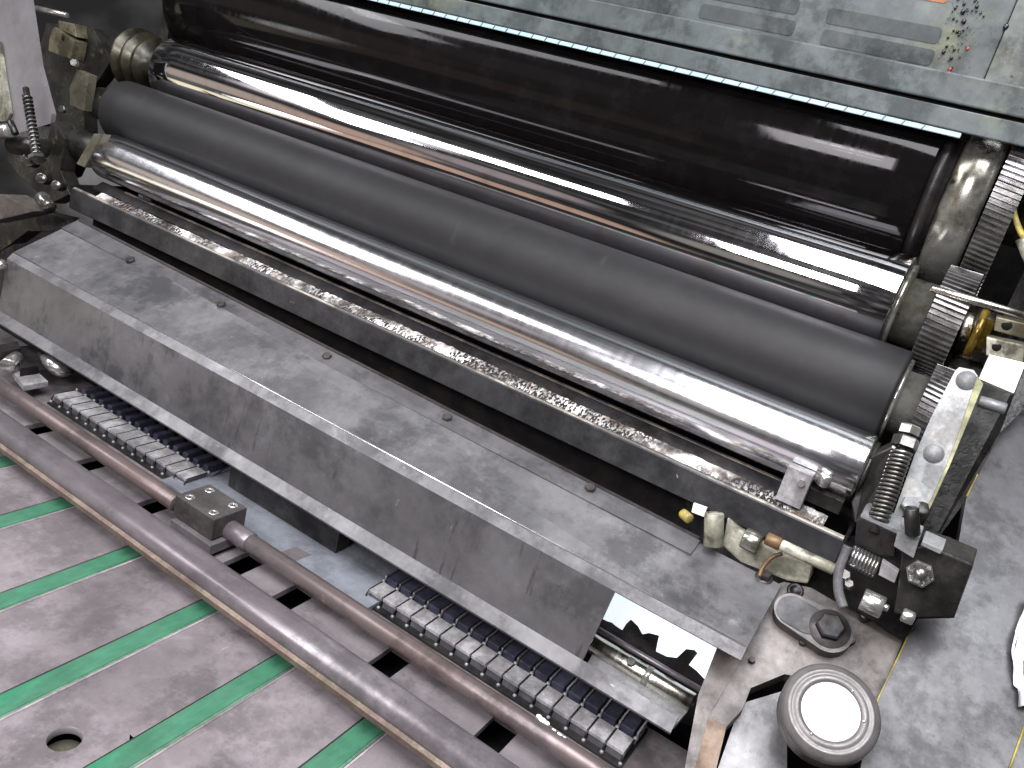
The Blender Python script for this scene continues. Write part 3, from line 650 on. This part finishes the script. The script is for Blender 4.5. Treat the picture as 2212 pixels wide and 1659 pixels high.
# wet ink drops stuck on the guard
def drops(name, label, pts, m):
    bm = B()
    for u, v, r in pts:
        p = at(u, v, y=GPY-.0075 if v > 150 else GPY-.0012)
        bmesh.ops.create_icosphere(bm, subdivisions=2, radius=1, matrix=Matrix.Translation(p) @ Matrix.Diagonal((r, r*.55, r*1.2, 1)))
    for f in bm.faces: f.smooth = True
    solo(name, label, 'ink', bm, m, kind='stuff')
pts = [(2080, 25, .0019), (2082, 46, .0018), (2173, 58, .0022), (2060, 66, .0010), (2110, 14, .0014), (2045, 100, .0012), (2038, 112, .0016), (2060, 40, .001), (2125, 35, .0008)]
for i in range(110):
    s_ = random.random()**1.3; k_ = random.random()
    pts.append((2092-75*s_+random.gauss(0, 16), 8+225*s_+random.gauss(0, 14), .0003+.0011*k_**4))
drops('ink_drops', 'glossy black ink drops splashed down the right of the guard', pts, M_ink)
drops('red_ink_drops', 'small red ink run on the right of the guard', [(2052, 150, .0016), (2048, 160, .0022), (2045, 168, .0016), (2090, 105, .0012), (2060, 172, .0012), (2085, 205, .001), (2050, 215, .0015), (2040, 212, .0014)], M_redink)

# ------------------------------------------------------------------ right hand side plate, cap and knob
SN = Vector((0, -.64, .77)).normalized()
SP = Plane((0, .63, -.305), SN)
def onplate(pts, off=0., th=.008, pl=None):
    p = (pl or SP).off(off); return PR([p.at(*q) for q in pts], -SN*th)
t = thing('side_plate', 'brown grey side plate carrying the oval cap at the right end of the cover', 'side plate', SP.at(1750, 1400))
pp = [(1680, 1262), (1694, 1257), (1753, 1270), (1825, 1311), (1887, 1341), (1952, 1380), (1897, 1512), (1850, 1560), (1760, 1470), (1695, 1456), (1622, 1486), (1603, 1533), (1569, 1570), (1528, 1546), (1592, 1424)]
obj('plate_body', onplate(pp, 0, .016), M_plate, t)
obj('end_bracket', onplate([(1550, 1396), (1590, 1412), (1602, 1424), (1530, 1548), (1500, 1665), (1478, 1665), (1508, 1502)], .001, .006), M_plate, t)
obj('brown_end_face', onplate([(1528, 1546), (1569, 1570), (1546, 1665), (1492, 1665)], .0003, .012), M_copper, t)
for (u, v, r) in [(1718, 1276, .0065), (1706, 1296, .0060)]:
    p = SP.at(u, v); bm = B(); lathe(bm, p, SN, [(0, r), (.0012, r*.95), (.0012, r*.6), (.0002, r*.5), (.0002, 0)], 28); obj('plug', bm, M_dark, t)
for (u, v, r) in [(1733, 1389, .003), (1835, 1385, .004), (1638, 1348, .0016), (1624, 1428, .0026)]:
    p = SP.at(u, v); bm = B(); hexbolt(bm, p, SN, r, .004); obj('screw', bm, M_dark, t)
p = SP.at(1865, 1336); obj('grub_screw', CY_(p, p+SN*.008, .004), M_dark, t)
# oval cap
t = thing('oval_cap', 'raised dark oval cap with a hexagonal bolt on the side plate', 'cap', SP.at(1755, 1350))
def oval(pl, c1, c2, r1, r2, n=20):
    a, b = pl.at(*c1), pl.at(*c2); d = (b-a).normalized(); w = SN.cross(d); P = []
    for i in range(n+1): an = -PI/2+PI*i/n; P.append(b+(d*math.cos(an)+w*math.sin(an))*r2)
    for i in range(n+1): an = PI/2+PI*i/n; P.append(a+(d*math.cos(an)+w*math.sin(an))*r1)
    return P
pl = SP.off(.012)
bm = B(); P = oval(pl, (1712, 1318), (1792, 1362), .0135, .0165); prism(bm, P, -SN*.012)
obj('cap_rim', bm, M_block, t)
bm = B(); P = oval(SP.off(.0128), (1712, 1318), (1745, 1337), .0115, .0115); prism(bm, P, -SN*.003); obj('cap_face', bm, M_black, t)
pc = SP.off(.012).at(1792, 1358); bm = B(); lathe(bm, pc, SN, [(0, .0150), (.0012, .0146), (.0012, 0)], 40); obj('washer', bm, M_block, t)
bm = B(); hexbolt(bm, pc+SN*.0012, SN, .0105, .006, twist=.3); obj('hex_bolt', bm, M_black, t)
# grey bracket in the cut-out
t = thing('grey_bracket', 'plain grey bracket in the dark cut-out left of the round knob', 'bracket', SP.at(1620, 1600))
obj('bracket_face', onplate([(1600, 1520), (1700, 1490), (1700, 1690), (1540, 1690)], -.016, .004), M_cover, t)
# knob
KC = SP.off(.045).at(1795, 1536); KN = (SN*.55+(-ray(1790, 1540)).normalized()*.45+Vector((.035, .05, .05))).normalized()
t = thing('round_knob', 'large round knurled knob with a bright white disc in the corner', 'knob', KC-KN*.05)
R = .0322
k_ = 1.0
bm = B(); lathe(bm, KC-KN*.045, KN, [(0, 0), (0, .020), (.012, .020), (.012, .026), (.018, R-.001), (.019, R), (.040, R), (.0425, R-.0012), (.044, R-.003), (.045, R-.0045)], 96)
obj('knob_body', bm, M_knob, t)
bm = B()
n = 110; a, b, w = frame(KN)
for i in range(n):
    an = 2*PI*i/n; d_ = a*math.cos(an)+b*math.sin(an); c = KC-KN*.0155+d_*(R-.0003)
    box(bm, c, (.0007, .0011, .021), Matrix((a*math.cos(an)+b*math.sin(an), -a*math.sin(an)+b*math.cos(an), w)).transposed(), bev=0)
obj('knurling', bm, M_knob, t)
bm = B(); lathe(bm, KC-KN*.001, KN, [(0, .0282), (.0008, .0278), (.0014, .0262), (.0006, .0250), (.0006, .0236), (.0014, .0228), (.0010, .0192), (-.0005, .0188)], 96); obj('rim_ring', bm, M_knob, t)
bm = B(); lathe(bm, KC-KN*.0022, KN, [(0, 0), (0, .0188), (.0014, .0186), (.0018, .0178), (.0018, 0)], 80); obj('white_disc', bm, M_disc, t)
for an in (-1.85, 1.2, .2): 
    c = KC+(a*math.cos(an)+b*math.sin(an))*.0206+KN*.0002
    bm = B(); bmesh.ops.create_icosphere(bm, subdivisions=2, radius=.0011, matrix=Matrix.Translation(c)); obj('rim_dot', bm, M_steel, t)

# dark panel on the right
t = thing('right_side_panel', 'large dark oily panel with a yellow edge filling the right side', 'panel', SP.at(2100, 1500))
pp = [(2230, 800), (2194, 848), (2157, 933), (2088, 1073), (2071, 1170), (2102, 1225), (2061, 1335), (1979, 1337), (1897, 1509), (1868, 1600), (1850, 1720), (2400, 1720), (2400, 800)]
obj('panel_body', onplate(pp, .010, .012), M_panel, t)
def ridge(q, off, m, nm, r=.0009):
    bm = B(); tube(bm, [SP.off(off).at(*x) for x in q], r, 8, 1); obj(nm, bm, m, t)
ridge([(1979, 1337), (1897, 1509), (1866, 1606)], .0105, M_yellow, 'yellow_edge', .0005)
ridge([(2157, 933), (2088, 1073)], .0105, M_yellow, 'yellow_edge', .0007)
ridge([(2214, 1567), (2178, 1668)], .0108, M_yellow, 'yellow_edge', .0007)
# cloth hanging over the panel edge
bm = B(); rows = []
cl = SP.off(.016)
for i in range(26):
    v = 1290+235*i/25; row = []
    for j in range(14):
        u = 2192+60*j/13+7*math.cos(i*.25)+(8 if i > 20 else 0)+max(0, 8-i)*2.4
        p = cl.at(u, v)+SN*(.003*math.sin(j*1.7+i*.2)+.002*math.sin(i*.9)); row.append(bm.verts.new(p))
    rows.append(row)
for A, C in zip(rows, rows[1:]):
    for j in range(13):
        f = bm.faces.new((A[j], A[j+1], C[j+1], C[j])); f.smooth = True
o = solo('wiping_cloth', 'white cloth with blue marks hanging at the right edge', 'cloth', bm, M_cloth)
sm = o.modifiers.new('thick', 'SOLIDIFY'); sm.thickness = .0015

# ------------------------------------------------------------------ right hand mechanism
LN = Vector((0, -1, .30)).normalized(); LV = Plane((0, .650, -.22), LN)
t = thing('white_lever', 'chipped white lever arm with round plugs beside the coil spring', 'lever', LV.at(2000, 1090))
pp = [(2064, 800), (2072, 793), (2103, 799), (2112, 812), (2070, 940), (2046, 1005), (2008, 1092), (1938, 1119), (1930, 1112), (1975, 985), (2012, 900)]
def onlev(pts, off=0., th=.006): return PR([LV.off(off).at(*q) for q in pts], -LN*th)
obj('lever_body', onlev(pp), M_lever, t)
obj('yellowed_side', onlev([(2112, 812), (2124, 830), (2052, 1005), (2008, 1100), (2006, 1090), (2046, 1003), (2070, 938)], .0285, .006), M_leverside, t)
for u, v, r in [(2088, 822, .0072), (2017, 980, .0072)]:
    p = LV.at(u, v); bm = B(); lathe(bm, p, LN, [(0, r), (.0008, r*.96), (.0008, 0)], 32); obj('plug', bm, M_grey, t)
obj('grey_insert', onlev([(2000, 1000), (2042, 1008), (2020, 1062), (1990, 1040)], .0004, .001), M_grey, t)
p = LV.at(1964, 1096); bm = B(); hexbolt(bm, p, SN, .0070, .006, twist=.5); obj('hex_bolt', bm, M_grey, t)
p = LV.at(1992, 1102); obj('pin', CY_(p-SN*.03, p+SN*.004, .0055), M_dark, t)

def cylp(u0, v0, u1, v1, y, rpx, m, name, label, cat, y1=None, **k):
    a, b = at(u0, v0, y=y), at(u1, v1, y=y1 or y); r = rpx*a.length/F
    return solo(name, label, cat, CY_(a, b, r, **k), m)
# coil spring with nuts
t = thing('coil_spring', 'shiny dark coil spring on its bolt left of the white lever', 'spring', at(1900, 1125, y=.60))
s1, s0 = at(1950, 972, y=.640), at(1897, 1124, y=.615)
bm = B(); helix(bm, s0, s1, .0062, .0013, 17); obj('coil', bm, M_gear, t)
dd = (s1-s0).normalized()
obj('bolt_shank', CY_(s0-dd*.01, s1+dd*.02, .0038), M_black, t)
bm = B(); hexbolt(bm, s1+dd*.002, dd, .0092, .008); obj('hex_nut', bm, M_gear, t)
bm = B(); hexbolt(bm, s1+dd*.012, dd, .0078, .007, twist=.4); obj('lock_nut', bm, M_greasy, t)
solo('spring_guide_plate', 'thin grey plate standing behind the coil spring', 'plate', PR([at(1930, 990, y=.66), at(1937, 992, y=.66), at(1900, 1080, y=.65), at(1892, 1078, y=.65)], (.002, .01, 0)), M_grey)

# dark mechanism masses behind lever and spring
solo('gearbox_casting', 'dark greasy casting behind the white lever', 'casting', PR([at(2060, 760, y=.80), at(2215, 790, y=.80), at(2215, 880, y=.78), at(2160, 935, y=.76), at(2090, 1075, y=.74), at(2000, 1200, y=.72), at(1900, 1180, y=.72), at(1990, 960, y=.75)], (0, .03, 0)), M_dark)
solo('bearing_bracket', 'black greasy bearing bracket at the end of the chrome roller', 'bracket', PR([at(1880, 985, y=.665), at(1935, 960, y=.665), at(1925, 1010, y=.66), at(1890, 1110, y=.65), at(1845, 1130, y=.65), at(1838, 1085, y=.66), at(1862, 1040, y=.665)], (0, .02, 0), .0015), M_dark)
cylp(2114, 866, 2173, 884, .74, 11, M_grey, 'grey_pin', 'short grey pin sticking out right of the white lever', 'pin')
# horizontal rod and gearing cover
cylp(2012, 622, 2216, 683, .70, 7.5, M_shaft, 'oiled_rod', 'thin oiled steel rod crossing in front of the gears', 'rod')
# cream blocks at the far right
KB = SP.off(.0)
def block_px(name, label, cat, pts, y, th, m, bev=.001):
    return solo(name, label, cat, PR([at(u, v, y=y) for u, v in pts], (0, th, 0), bev), m)
t = thing('valve_block', 'oil stained cream block with a round hole, above the white block', 'block', at(2170, 770, y=.74))
obj('block_body', PR([at(u, v, y=.74) for u, v in [(2131, 728), (2214, 746), (2210, 785), (2130, 768)]], (0, .02, 0), .001), M_cream, t)
obj('bore', CY_(at(2153, 748, y=.7398), at(2153, 748, y=.745), .0040), M_void, t)
t = thing('valve_block', 'yellow green stained block with a round hole, at the right edge', 'block', at(2185, 710, y=.76))
obj('block_body', PR([at(u, v, y=.76) for u, v in [(2152, 684), (2230, 702), (2226, 736), (2146, 714)]], (0, .02, 0), .001), M_olive, t)
obj('bore', CY_(at(2175, 702, y=.7598), at(2175, 702, y=.765), .0045), M_void, t)
solo('white_block', 'bright white rectangular block above the white lever', 'block', PR([LV.at(*q) for q in [(2138, 766), (2216, 784), (2190, 850), (2115, 818)]], -LN*.010, .0006), M_white)
t = thing('brass_flange', 'yellow oiled brass flange beside the gear', 'flange', at(2110, 740, y=.76))
a_, b_ = at(2100, 718, y=.765), at(2116, 722, y=.765)
bm = B(); lathe(bm, a_, (1, 0, 0), [(0, 0), (0, .020), (.003, .021), (.006, .020), (.006, .014), (.012, .014), (.012, 0)], 48); obj('flange_disc', bm, M_brass, t)
obj('hub', CY_(at(2078, 704, y=.77), at(2100, 708, y=.77), .012), M_shaft, t)
# cable and coloured hose at the top right
bm = B(); tube(bm, [at(2192, 300, y=.84), at(2188, 360, y=.84), at(2187, 420, y=.83), at(2190, 460, y=.82), at(2202, 495, y=.81), at(2216, 520, y=.80)], .0024)
solo('yellow_cable', 'thin yellow green cable hanging below the guard corner', 'cable', bm, M_yellow)
cylp(2206, 515, 2240, 600, .78, 10, M_cream, 'cream_hose', 'cream hose end at the upper right edge', 'hose')
solo('guard_hinge', 'grey metal hinge block under the right end of the guard', 'hinge', PR([at(2080, 300, y=.86), at(2140, 312, y=.86), at(2132, 335, y=.86), at(2076, 326, y=.86)], (0, .02, 0), .001), M_greasy)
solo('gear_backing', 'dark greasy side frame behind the gears', 'side frame', BX((.10, .93, .02), (.14, .02, .44), bev=0), M_dark)

# lower right linkage
t = thing('linkage_block', 'black oily block below the coil spring', 'block', at(1890, 1200, y=.62))
obj('block_body', PR([at(u, v, y=.610) for u, v in [(1850, 1125), (1862, 1117), (1938, 1152), (1932, 1205), (1900, 1202), (1846, 1178)]], (0, .03, 0), .0012), M_black, t)
obj('top_edge', PR([at(u, v, y=.6095) for u, v in [(1858, 1116), (1866, 1112), (1942, 1146), (1938, 1153)]], (0, .03, 0)), M_grey, t)
solo('machined_lug', 'flat light grey machined lug right of the black oily block', 'lug', PR([at(u, v, y=.600) for u, v in [(1941, 1140), (1988, 1160), (1973, 1207), (1930, 1180)]], (0, .012, .004), .0008), M_grey)
solo('grey_key', 'short light grey key bar above the large nut', 'key', PR([at(u, v, y=.598) for u, v in [(1992, 1169), (2037, 1189), (2031, 1198), (1988, 1178)]], (0, .012, .004), .0006), M_grey)
t = thing('pivot_plate', 'dark pivot plate carrying a large round nut', 'pivot plate', at(1990, 1330, y=.60))
obj('plate_body', PR([at(u, v, y=.604) for u, v in [(1948, 1185), (1992, 1180), (2040, 1195), (2102, 1222), (2062, 1334), (1985, 1335), (1930, 1325), (1940, 1260)]], (0, .018, .006), .0012), M_dark, t)
pc = at(1986, 1241, y=.602); nn = Vector((0, -.85, .5)).normalized()
bm = B(); hexbolt(bm, pc, nn, .0095, .005); obj('large_nut', bm, M_gear, t)
bm = B(); lathe(bm, pc+nn*.004, nn, [(0, .0078), (.001, .0075), (.001, .0045), (.004, .004), (.005, .002), (.005, 0)], 32); obj('domed_end', bm, M_gear, t)
cylp(1968, 1096, 1972, 1156, .596, 14, M_dark, 'pivot_pin', 'dark round pin below the hexagonal lever bolt', 'pin')
t = thing('small_spring', 'small oily coil spring left of the pivot plate', 'spring', at(1860, 1220, y=.60))
bm = B(); helix(bm, at(1838, 1200, y=.60), at(1895, 1228, y=.60), .0070, .0014, 8); obj('coil', bm, M_gear, t)
obj('spring_core', CY_(at(1832, 1198, y=.603), at(1900, 1230, y=.603), .004), M_black, t)
cylp(1862, 1293, 1908, 1314, .590, 22, M_steel, 'bright_barrel', 'bright steel barrel with a small stud below the small spring', 'barrel')
cylp(1906, 1309, 1920, 1315, .592, 7, M_steel, 'barrel_stud', 'small steel stud at the end of the bright barrel', 'stud')
cylp(1948, 1326, 1975, 1338, .590, 13, M_steel, 'short_roller', 'short bright steel roller near the yellow panel edge', 'roller')
solo('tan_shim', 'small tan grey flat piece between the spring and the large nut', 'shim', PR([at(u, v, y=.598) for u, v in [(1905, 1212), (1941, 1236), (1932, 1260), (1897, 1242)]], (0, .006, 0), .0006), M_comb)
solo('lower_linkage_casting', 'black casting below the linkage, above the side plate', 'casting', PR([at(u, v, y=.625) for u, v in [(1815, 1185), (1940, 1190), (1985, 1330), (1955, 1385), (1910, 1360), (1860, 1325), (1815, 1300)]], (0, .03, 0)), M_black)
bm = B(); tube(bm, [at(1832, 1180, y=.60), at(1824, 1200, y=.598), at(1812, 1235, y=.594), at(1811, 1275, y=.59), at(1822, 1312, y=.586)], .0034)
solo('grey_hose', 'bent grey hose dropping past the end of the trough', 'hose', bm, M_hose)
for (u, v, w_) in [(1828, 1246, .004), (1845, 1222, .003), (1836, 1265, .0035)]:
    p = at(u, v, y=.598); bm = B(); hexbolt(bm, p, (-.2, -.8, .6), w_, .006); solo('small_nut', {1828: 'small shiny nut right beside the grey hose', 1845: 'small shiny nut just under the small spring', 1836: 'small shiny nut above the bright barrel'}[u], 'nut', bm, M_gear, group='small nuts by the hose')
# pipes and castings between cover and trough
t = thing('white_pipe', 'cream pipe with a rusty left end under the trough', 'pipe', at(1740, 1205, y=.615))
pa, pb = at(1668, 1168, y=.615), at(1803, 1231, y=.615)
obj('pipe_body', CY_(pa.lerp(pb, .14), pb, .0045), M_cream, t); obj('rusty_end', CY_(pa-(pb-pa)*.1, pa.lerp(pb, .14), .0050), M_copper, t)
pa, pb = at(1543, 1108, y=.622), at(1541, 1180, y=.618)
solo('bright_plunger', 'upright bright cylinder behind the right end of the cover', 'plunger', CY_(pa, pb, .0078), M_cream)
solo('white_tab', 'tiny white tab beside the yellow stub behind the cover', 'tab', PR([at(u, v, y=.63) for u, v in [(1498, 1088), (1526, 1098), (1520, 1116), (1494, 1106)]], (0, .003, 0)), M_white)
solo('yellow_stub', 'small yellow stub behind the right end of the cover', 'stub', CY_(at(1474, 1108, y=.628), at(1490, 1122, y=.622), .0042), M_yellow)
solo('pump_casting', 'oily cream casting under the cream pipe', 'casting', PR([at(u, v, y=.635) for u, v in [(1570, 1120), (1600, 1145), (1680, 1195), (1755, 1215), (1745, 1262), (1700, 1255), (1600, 1215), (1560, 1180)]], (0, .02, 0), .002), M_cream)
cylp(1606, 1160, 1642, 1178, .628, 22, M_greasy, 'oily_bushing', 'dark oily bushing between the plunger and the cream pipe', 'bushing')
bm = B(); tube(bm, [at(1690, 1196, y=.622), at(1668, 1204, y=.62), at(1648, 1226, y=.616), at(1640, 1245, y=.612)], .0016); solo('copper_tube', 'thin curved copper tube by the last cover bolt', 'tube', bm, M_copper)
solo('dark_recess_plate', 'dark plate behind the cream pipe and castings', 'plate', PR([at(u, v, y=.66) for u, v in [(1480, 1075), (1850, 1185), (1900, 1380), (1690, 1290), (1500, 1180)]], (0, .004, 0)), M_dark)

# ------------------------------------------------------------------ left hand side
t = thing('left_frame_cover', 'pale grey painted frame cover at the upper left edge', 'frame cover', at(40, 250, y=.62))
obj('cover_sheet', PR([at(u, v, y=.66) for u, v in [(-60, -30), (58, -30), (72, 60), (84, 140), (112, 245), (104, 300), (-60, 300)]], (0, .006, 0)), M_wall, t)
obj('cream_edge', PR([at(u, v, y=.655) for u, v in [(-30, 80), (-2, 90), (8, 160), (22, 245), (14, 262), (-30, 262)]], (0, .004, 0)), M_cream, t)
t = thing('threaded_stud', 'threaded stud wound with a spring in front of the pale grey frame cover', 'stud', at(80, 335, y=.60))
s1, s0 = at(56, 190, y=.625), at(80, 340, y=.60); dd = (s1-s0).normalized()
obj('stud_shank', CY_(s0, s1, .0038), M_dark, t)
bm = B(); helix(bm, s0+dd*.004, s1-dd*.012, .0048, .0013, 15); obj('coil', bm, M_gear, t)
bm = B(); hexbolt(bm, s0-dd*.004, dd, .010, .006); obj('nut', bm, M_gear, t)
# cluster of brackets
def lblock(name, label, pts, y, th, m, cat='block', bev=.001): return solo(name, label, cat, PR([at(u, v, y=y) for u, v in pts], (0, th, 0), bev), m)
t = thing('terminal_block', 'olive stained double block with a bored hole at the upper left', 'block', at(130, 120, y=.74))
obj('block_body', PR([at(u, v, y=.738) for u, v in [(112, 64), (118, 58), (160, 88), (152, 128), (104, 110), (106, 86)]], (0, .02, 0), .001), M_olive, t)
obj('upper_block', PR([at(u, v, y=.742) for u, v in [(126, 44), (160, 52), (164, 80), (126, 62)]], (0, .02, 0), .001), M_olive, t)
obj('bore', CY_(at(139, 82, y=.7378), at(139, 82, y=.745), .004), M_void, t)
cylp(78, 18, 145, 34, .77, 5, M_steel, 'upper_pin', 'thin bright pin at the very top left', 'pin')
lblock('tan_guide_bar', 'tan guide bar left of the rubber roller end', [(165, 150), (192, 162), (180, 240), (150, 226), (150, 190)], .705, .012, M_tan, 'guide bar')
lblock('lower_guide_bar', 'slanted tan bar left of the satin chrome roller end', [(203, 288), (221, 290), (182, 362), (164, 354)], .655, .012, M_tan, 'guide bar')
for (u, v, lb) in [(86, 137, 'pale round bolt head under the olive double block'), (138, 238, 'pale round bolt head left of the tan guide bar'), (141, 318, 'pale round bolt head above the slanted tan bar'), (164, 138, 'pale round bolt head on top of the tan guide bar')]:
    a_ = at(u, v, y=.70); bm = B(); hexbolt(bm, a_, (.3, -.9, .3), .0052, .006); solo('bolt_head', lb, 'bolt', bm, M_steel, group='bolt heads on the left mechanism')
lblock('left_bearing_plate', 'dark greasy bearing plate left of the rollers', [(100, 50), (200, 60), (240, 130), (215, 170), (180, 210), (185, 300), (150, 380), (105, 400), (95, 250), (80, 120)], .76, .02, M_dark, 'bearing plate')
lblock('left_lower_bracket', 'dark bracket with bosses under the threaded stud', [(20, 292), (75, 275), (120, 262), (140, 300), (130, 370), (150, 420), (110, 440), (40, 380), (10, 340)], .66, .02, M_dark, 'bracket')
cylp(22, 262, 34, 290, .60, 6, M_dark, 'small_lever_pin', 'small slanted dark pin at the left edge', 'pin')
cylp(-30, 290, 22, 282, .61, 12, M_steel, 'bright_shaft_end', 'bright shaft end at the left edge', 'shaft')
cylp(30, 312, 90, 322, .63, 17, M_dark, 'dark_boss', 'dark round boss beside the nut of the threaded stud', 'boss')
cylp(88, 425, 108, 450, .60, 13, M_gear, 'lower_screw', 'greasy screw above the left end of the sheet metal cover', 'screw')
lblock('grey_ledge', 'grey ledge plate at the left edge above the cover', [(-40, 418), (5, 420), (78, 456), (20, 470), (-40, 482)], .585, .03, M_plate, 'ledge')
lblock('ledge_support', 'dark support under the grey ledge plate', [(-40, 470), (20, 468), (78, 456), (140, 470), (160, 500), (60, 500), (5, 540), (-40, 560)], .64, .02, M_dark, 'support')
for (u, v, rp) in [(60, 345, 12), (88, 385, 10), (120, 400, 9)]:
    a_ = at(u, v, y=.625); solo('greasy_collar', {60: 'greasy round collar on the upper part of the dark bracket', 88: 'greasy round collar on the middle of the dark bracket', 120: 'greasy round collar near the trough corner'}[u], 'collar', CY_(a_, a_+Vector((-.01, .015, -.004)), rp*a_.length/F, hole=.003), M_gear, group='greasy collars on the left bracket')
bm = B(); cyl(bm, at(-8, 575, y=.53), at(10, 570, y=.535), .006); solo('cover_pivot', 'small shiny pivot at the left end of the cover', 'pivot', bm, M_steel)

# ------------------------------------------------------------------ light
w = bpy.data.worlds.new('World'); sc.world = w; w.use_nodes = True
N = w.node_tree.nodes; L = w.node_tree.links; bg = N['Background']
tc = N.new('ShaderNodeTexCoord'); mp = N.new('ShaderNodeMapping'); mp.inputs['Scale'].default_value = (1.5, 3, 3)
L.new(tc.outputs['Generated'], mp.inputs['Vector'])
nz = N.new('ShaderNodeTexNoise'); nz.inputs['Scale'].default_value = 2.6; nz.inputs['Detail'].default_value = 5; L.new(mp.outputs[0], nz.inputs['Vector'])
rp = N.new('ShaderNodeValToRGB'); e = rp.color_ramp.elements
e[0].position, e[0].color = .40, (.022, .021, .021, 1); e[1].position, e[1].color = .72, (.24, .24, .25, 1)
q = e.new(.52); q.color = (.056, .056, .058, 1); q = e.new(.62); q.color = (.12, .118, .118, 1)
L.new(nz.outputs['Fac'], rp.inputs['Fac'])
acc = rp.outputs[0]
# bright windows and walls of the workshop, as seen in the polished rollers
ROOM = [((-.55, -.78, -.28), 7, 13, (.50, .36, .27)), ((-.42, -.84, -.33), 7, 12, (.36, .26, .19)), ((-.68, -.56, -.46), 6, 9, (1.0, .92, .70)), ((-.77, -.54, -.34), 9, 12, (1.4, 1.28, .92)), ((-.70, -.68, -.14), 1.5, 4, (9, 9, 9)), ((-.60, -.78, -.24), 6, 11, (.75, .52, .40)),
        ((-.18, -.92, .34), .6, 2.2, (14, 14, 14)), ((-.17, -.95, .27), .3, 1.3, (14, 14, 14)), ((-.66, -.60, .45), 5, 9, (1.2, 1.1, 1.2)), ((-.76, -.62, .08), 4, 9, (.55, .47, .40)), ((-.66, -.74, .02), 3, 8, (.62, .45, .36)), ((-.50, -.80, .22), 4, 9, (.42, .36, .36)), ((-.45, -.86, -.22), 5, 9, (.6, .42, .32)), ((-.24, -.97, .05), 4, 8, (.35, .33, .3))]
for d_, a0, a1, c_ in ROOM:
    dt = N.new('ShaderNodeVectorMath'); dt.operation = 'DOT_PRODUCT'; L.new(tc.outputs['Generated'], dt.inputs[0]); dt.inputs[1].default_value = Vector(d_).normalized()
    mr = N.new('ShaderNodeMapRange'); mr.interpolation_type = 'SMOOTHSTEP'; mr.inputs['From Min'].default_value = math.cos(math.radians(a1)); mr.inputs['From Max'].default_value = math.cos(math.radians(a0))
    L.new(dt.outputs['Value'], mr.inputs['Value'])
    mx = N.new('ShaderNodeMix'); mx.data_type = 'RGBA'; L.new(mr.outputs['Result'], mx.inputs['Factor']); L.new(acc, mx.inputs['A']); mx.inputs['B'].default_value = (*c_, 1)
    acc = mx.outputs['Result']
L.new(acc, bg.inputs['Color']); bg.inputs['Strength'].default_value = 1.0

def area(name, loc, target, sx, sy, power, color=(1, 1, 1), roll=0.):
    l = bpy.data.lights.new(name, 'AREA'); l.shape = 'RECTANGLE'; l.size = sx; l.size_y = sy; l.energy = power; l.color = color
    o = bpy.data.objects.new(name, l); col.objects.link(o); o.location = Vector(loc)+LIFT
    d = (Vector(target)-Vector(loc)).normalized()
    x = Vector((1, 0, 0)); x = (x-d*x.dot(d)).normalized(); y = (-d).cross(x)
    R_ = Matrix((x, y, -d)).transposed() @ Matrix.Rotation(roll, 3, 'Z'); o.rotation_euler = R_.to_euler()
    return o
area('overhead_lamp', (.02, -.26, 1.2), (-.32, .3, -.4), 1.06, .74, 54, (.97, .955, 1.))
area('rear_blue_lamp', (.04, .33, 1.2), (-.1, .6, -.3), 1.02, .34, 15, (.90, .93, 1.))
area('left_lamp', (-2.55, -.60, 1.2), (-.7, .6, -.3), .38, 1.5, 24, (.97, .96, 1.), .28)
area('mid_tube_lamp', (-1.66, -.50, 1.22), (-.7, .5, -.3), 1.1, .40, 21, (.97, .96, 1.))
area('front_lamp', (-.66, -2.3, 1.1), (-.5, .4, -.4), .42, .05, 2.2, (1, .98, .98), .1)
area('front_lamp_low', (-.60, -2.3, .92), (-.5, .4, -.4), .30, .04, .7, (1, .98, .98), .1)
area('added_deck_fill', (-.32, -.40, .34), (-.30, .20, -.45), .45, .35, 14, (1, .94, 1.))  # added fill light to brighten the near part of the feed table

# ------------------------------------------------------------------ camera
cam = bpy.data.cameras.new('Camera'); co = bpy.data.objects.new('Camera', cam); col.objects.link(co)
cam.sensor_width = 36; cam.lens = 36*F/2212; cam.clip_start = .01; cam.clip_end = 60
M3 = Matrix((CX, CY, CZ))            # rows: machine axes seen from the camera
co.matrix_world = Matrix.Translation(LIFT) @ M3.to_4x4()
sc.camera = co
sc.view_settings.view_transform = 'Standard'; sc.view_settings.look = 'None'; sc.view_settings.exposure = 0
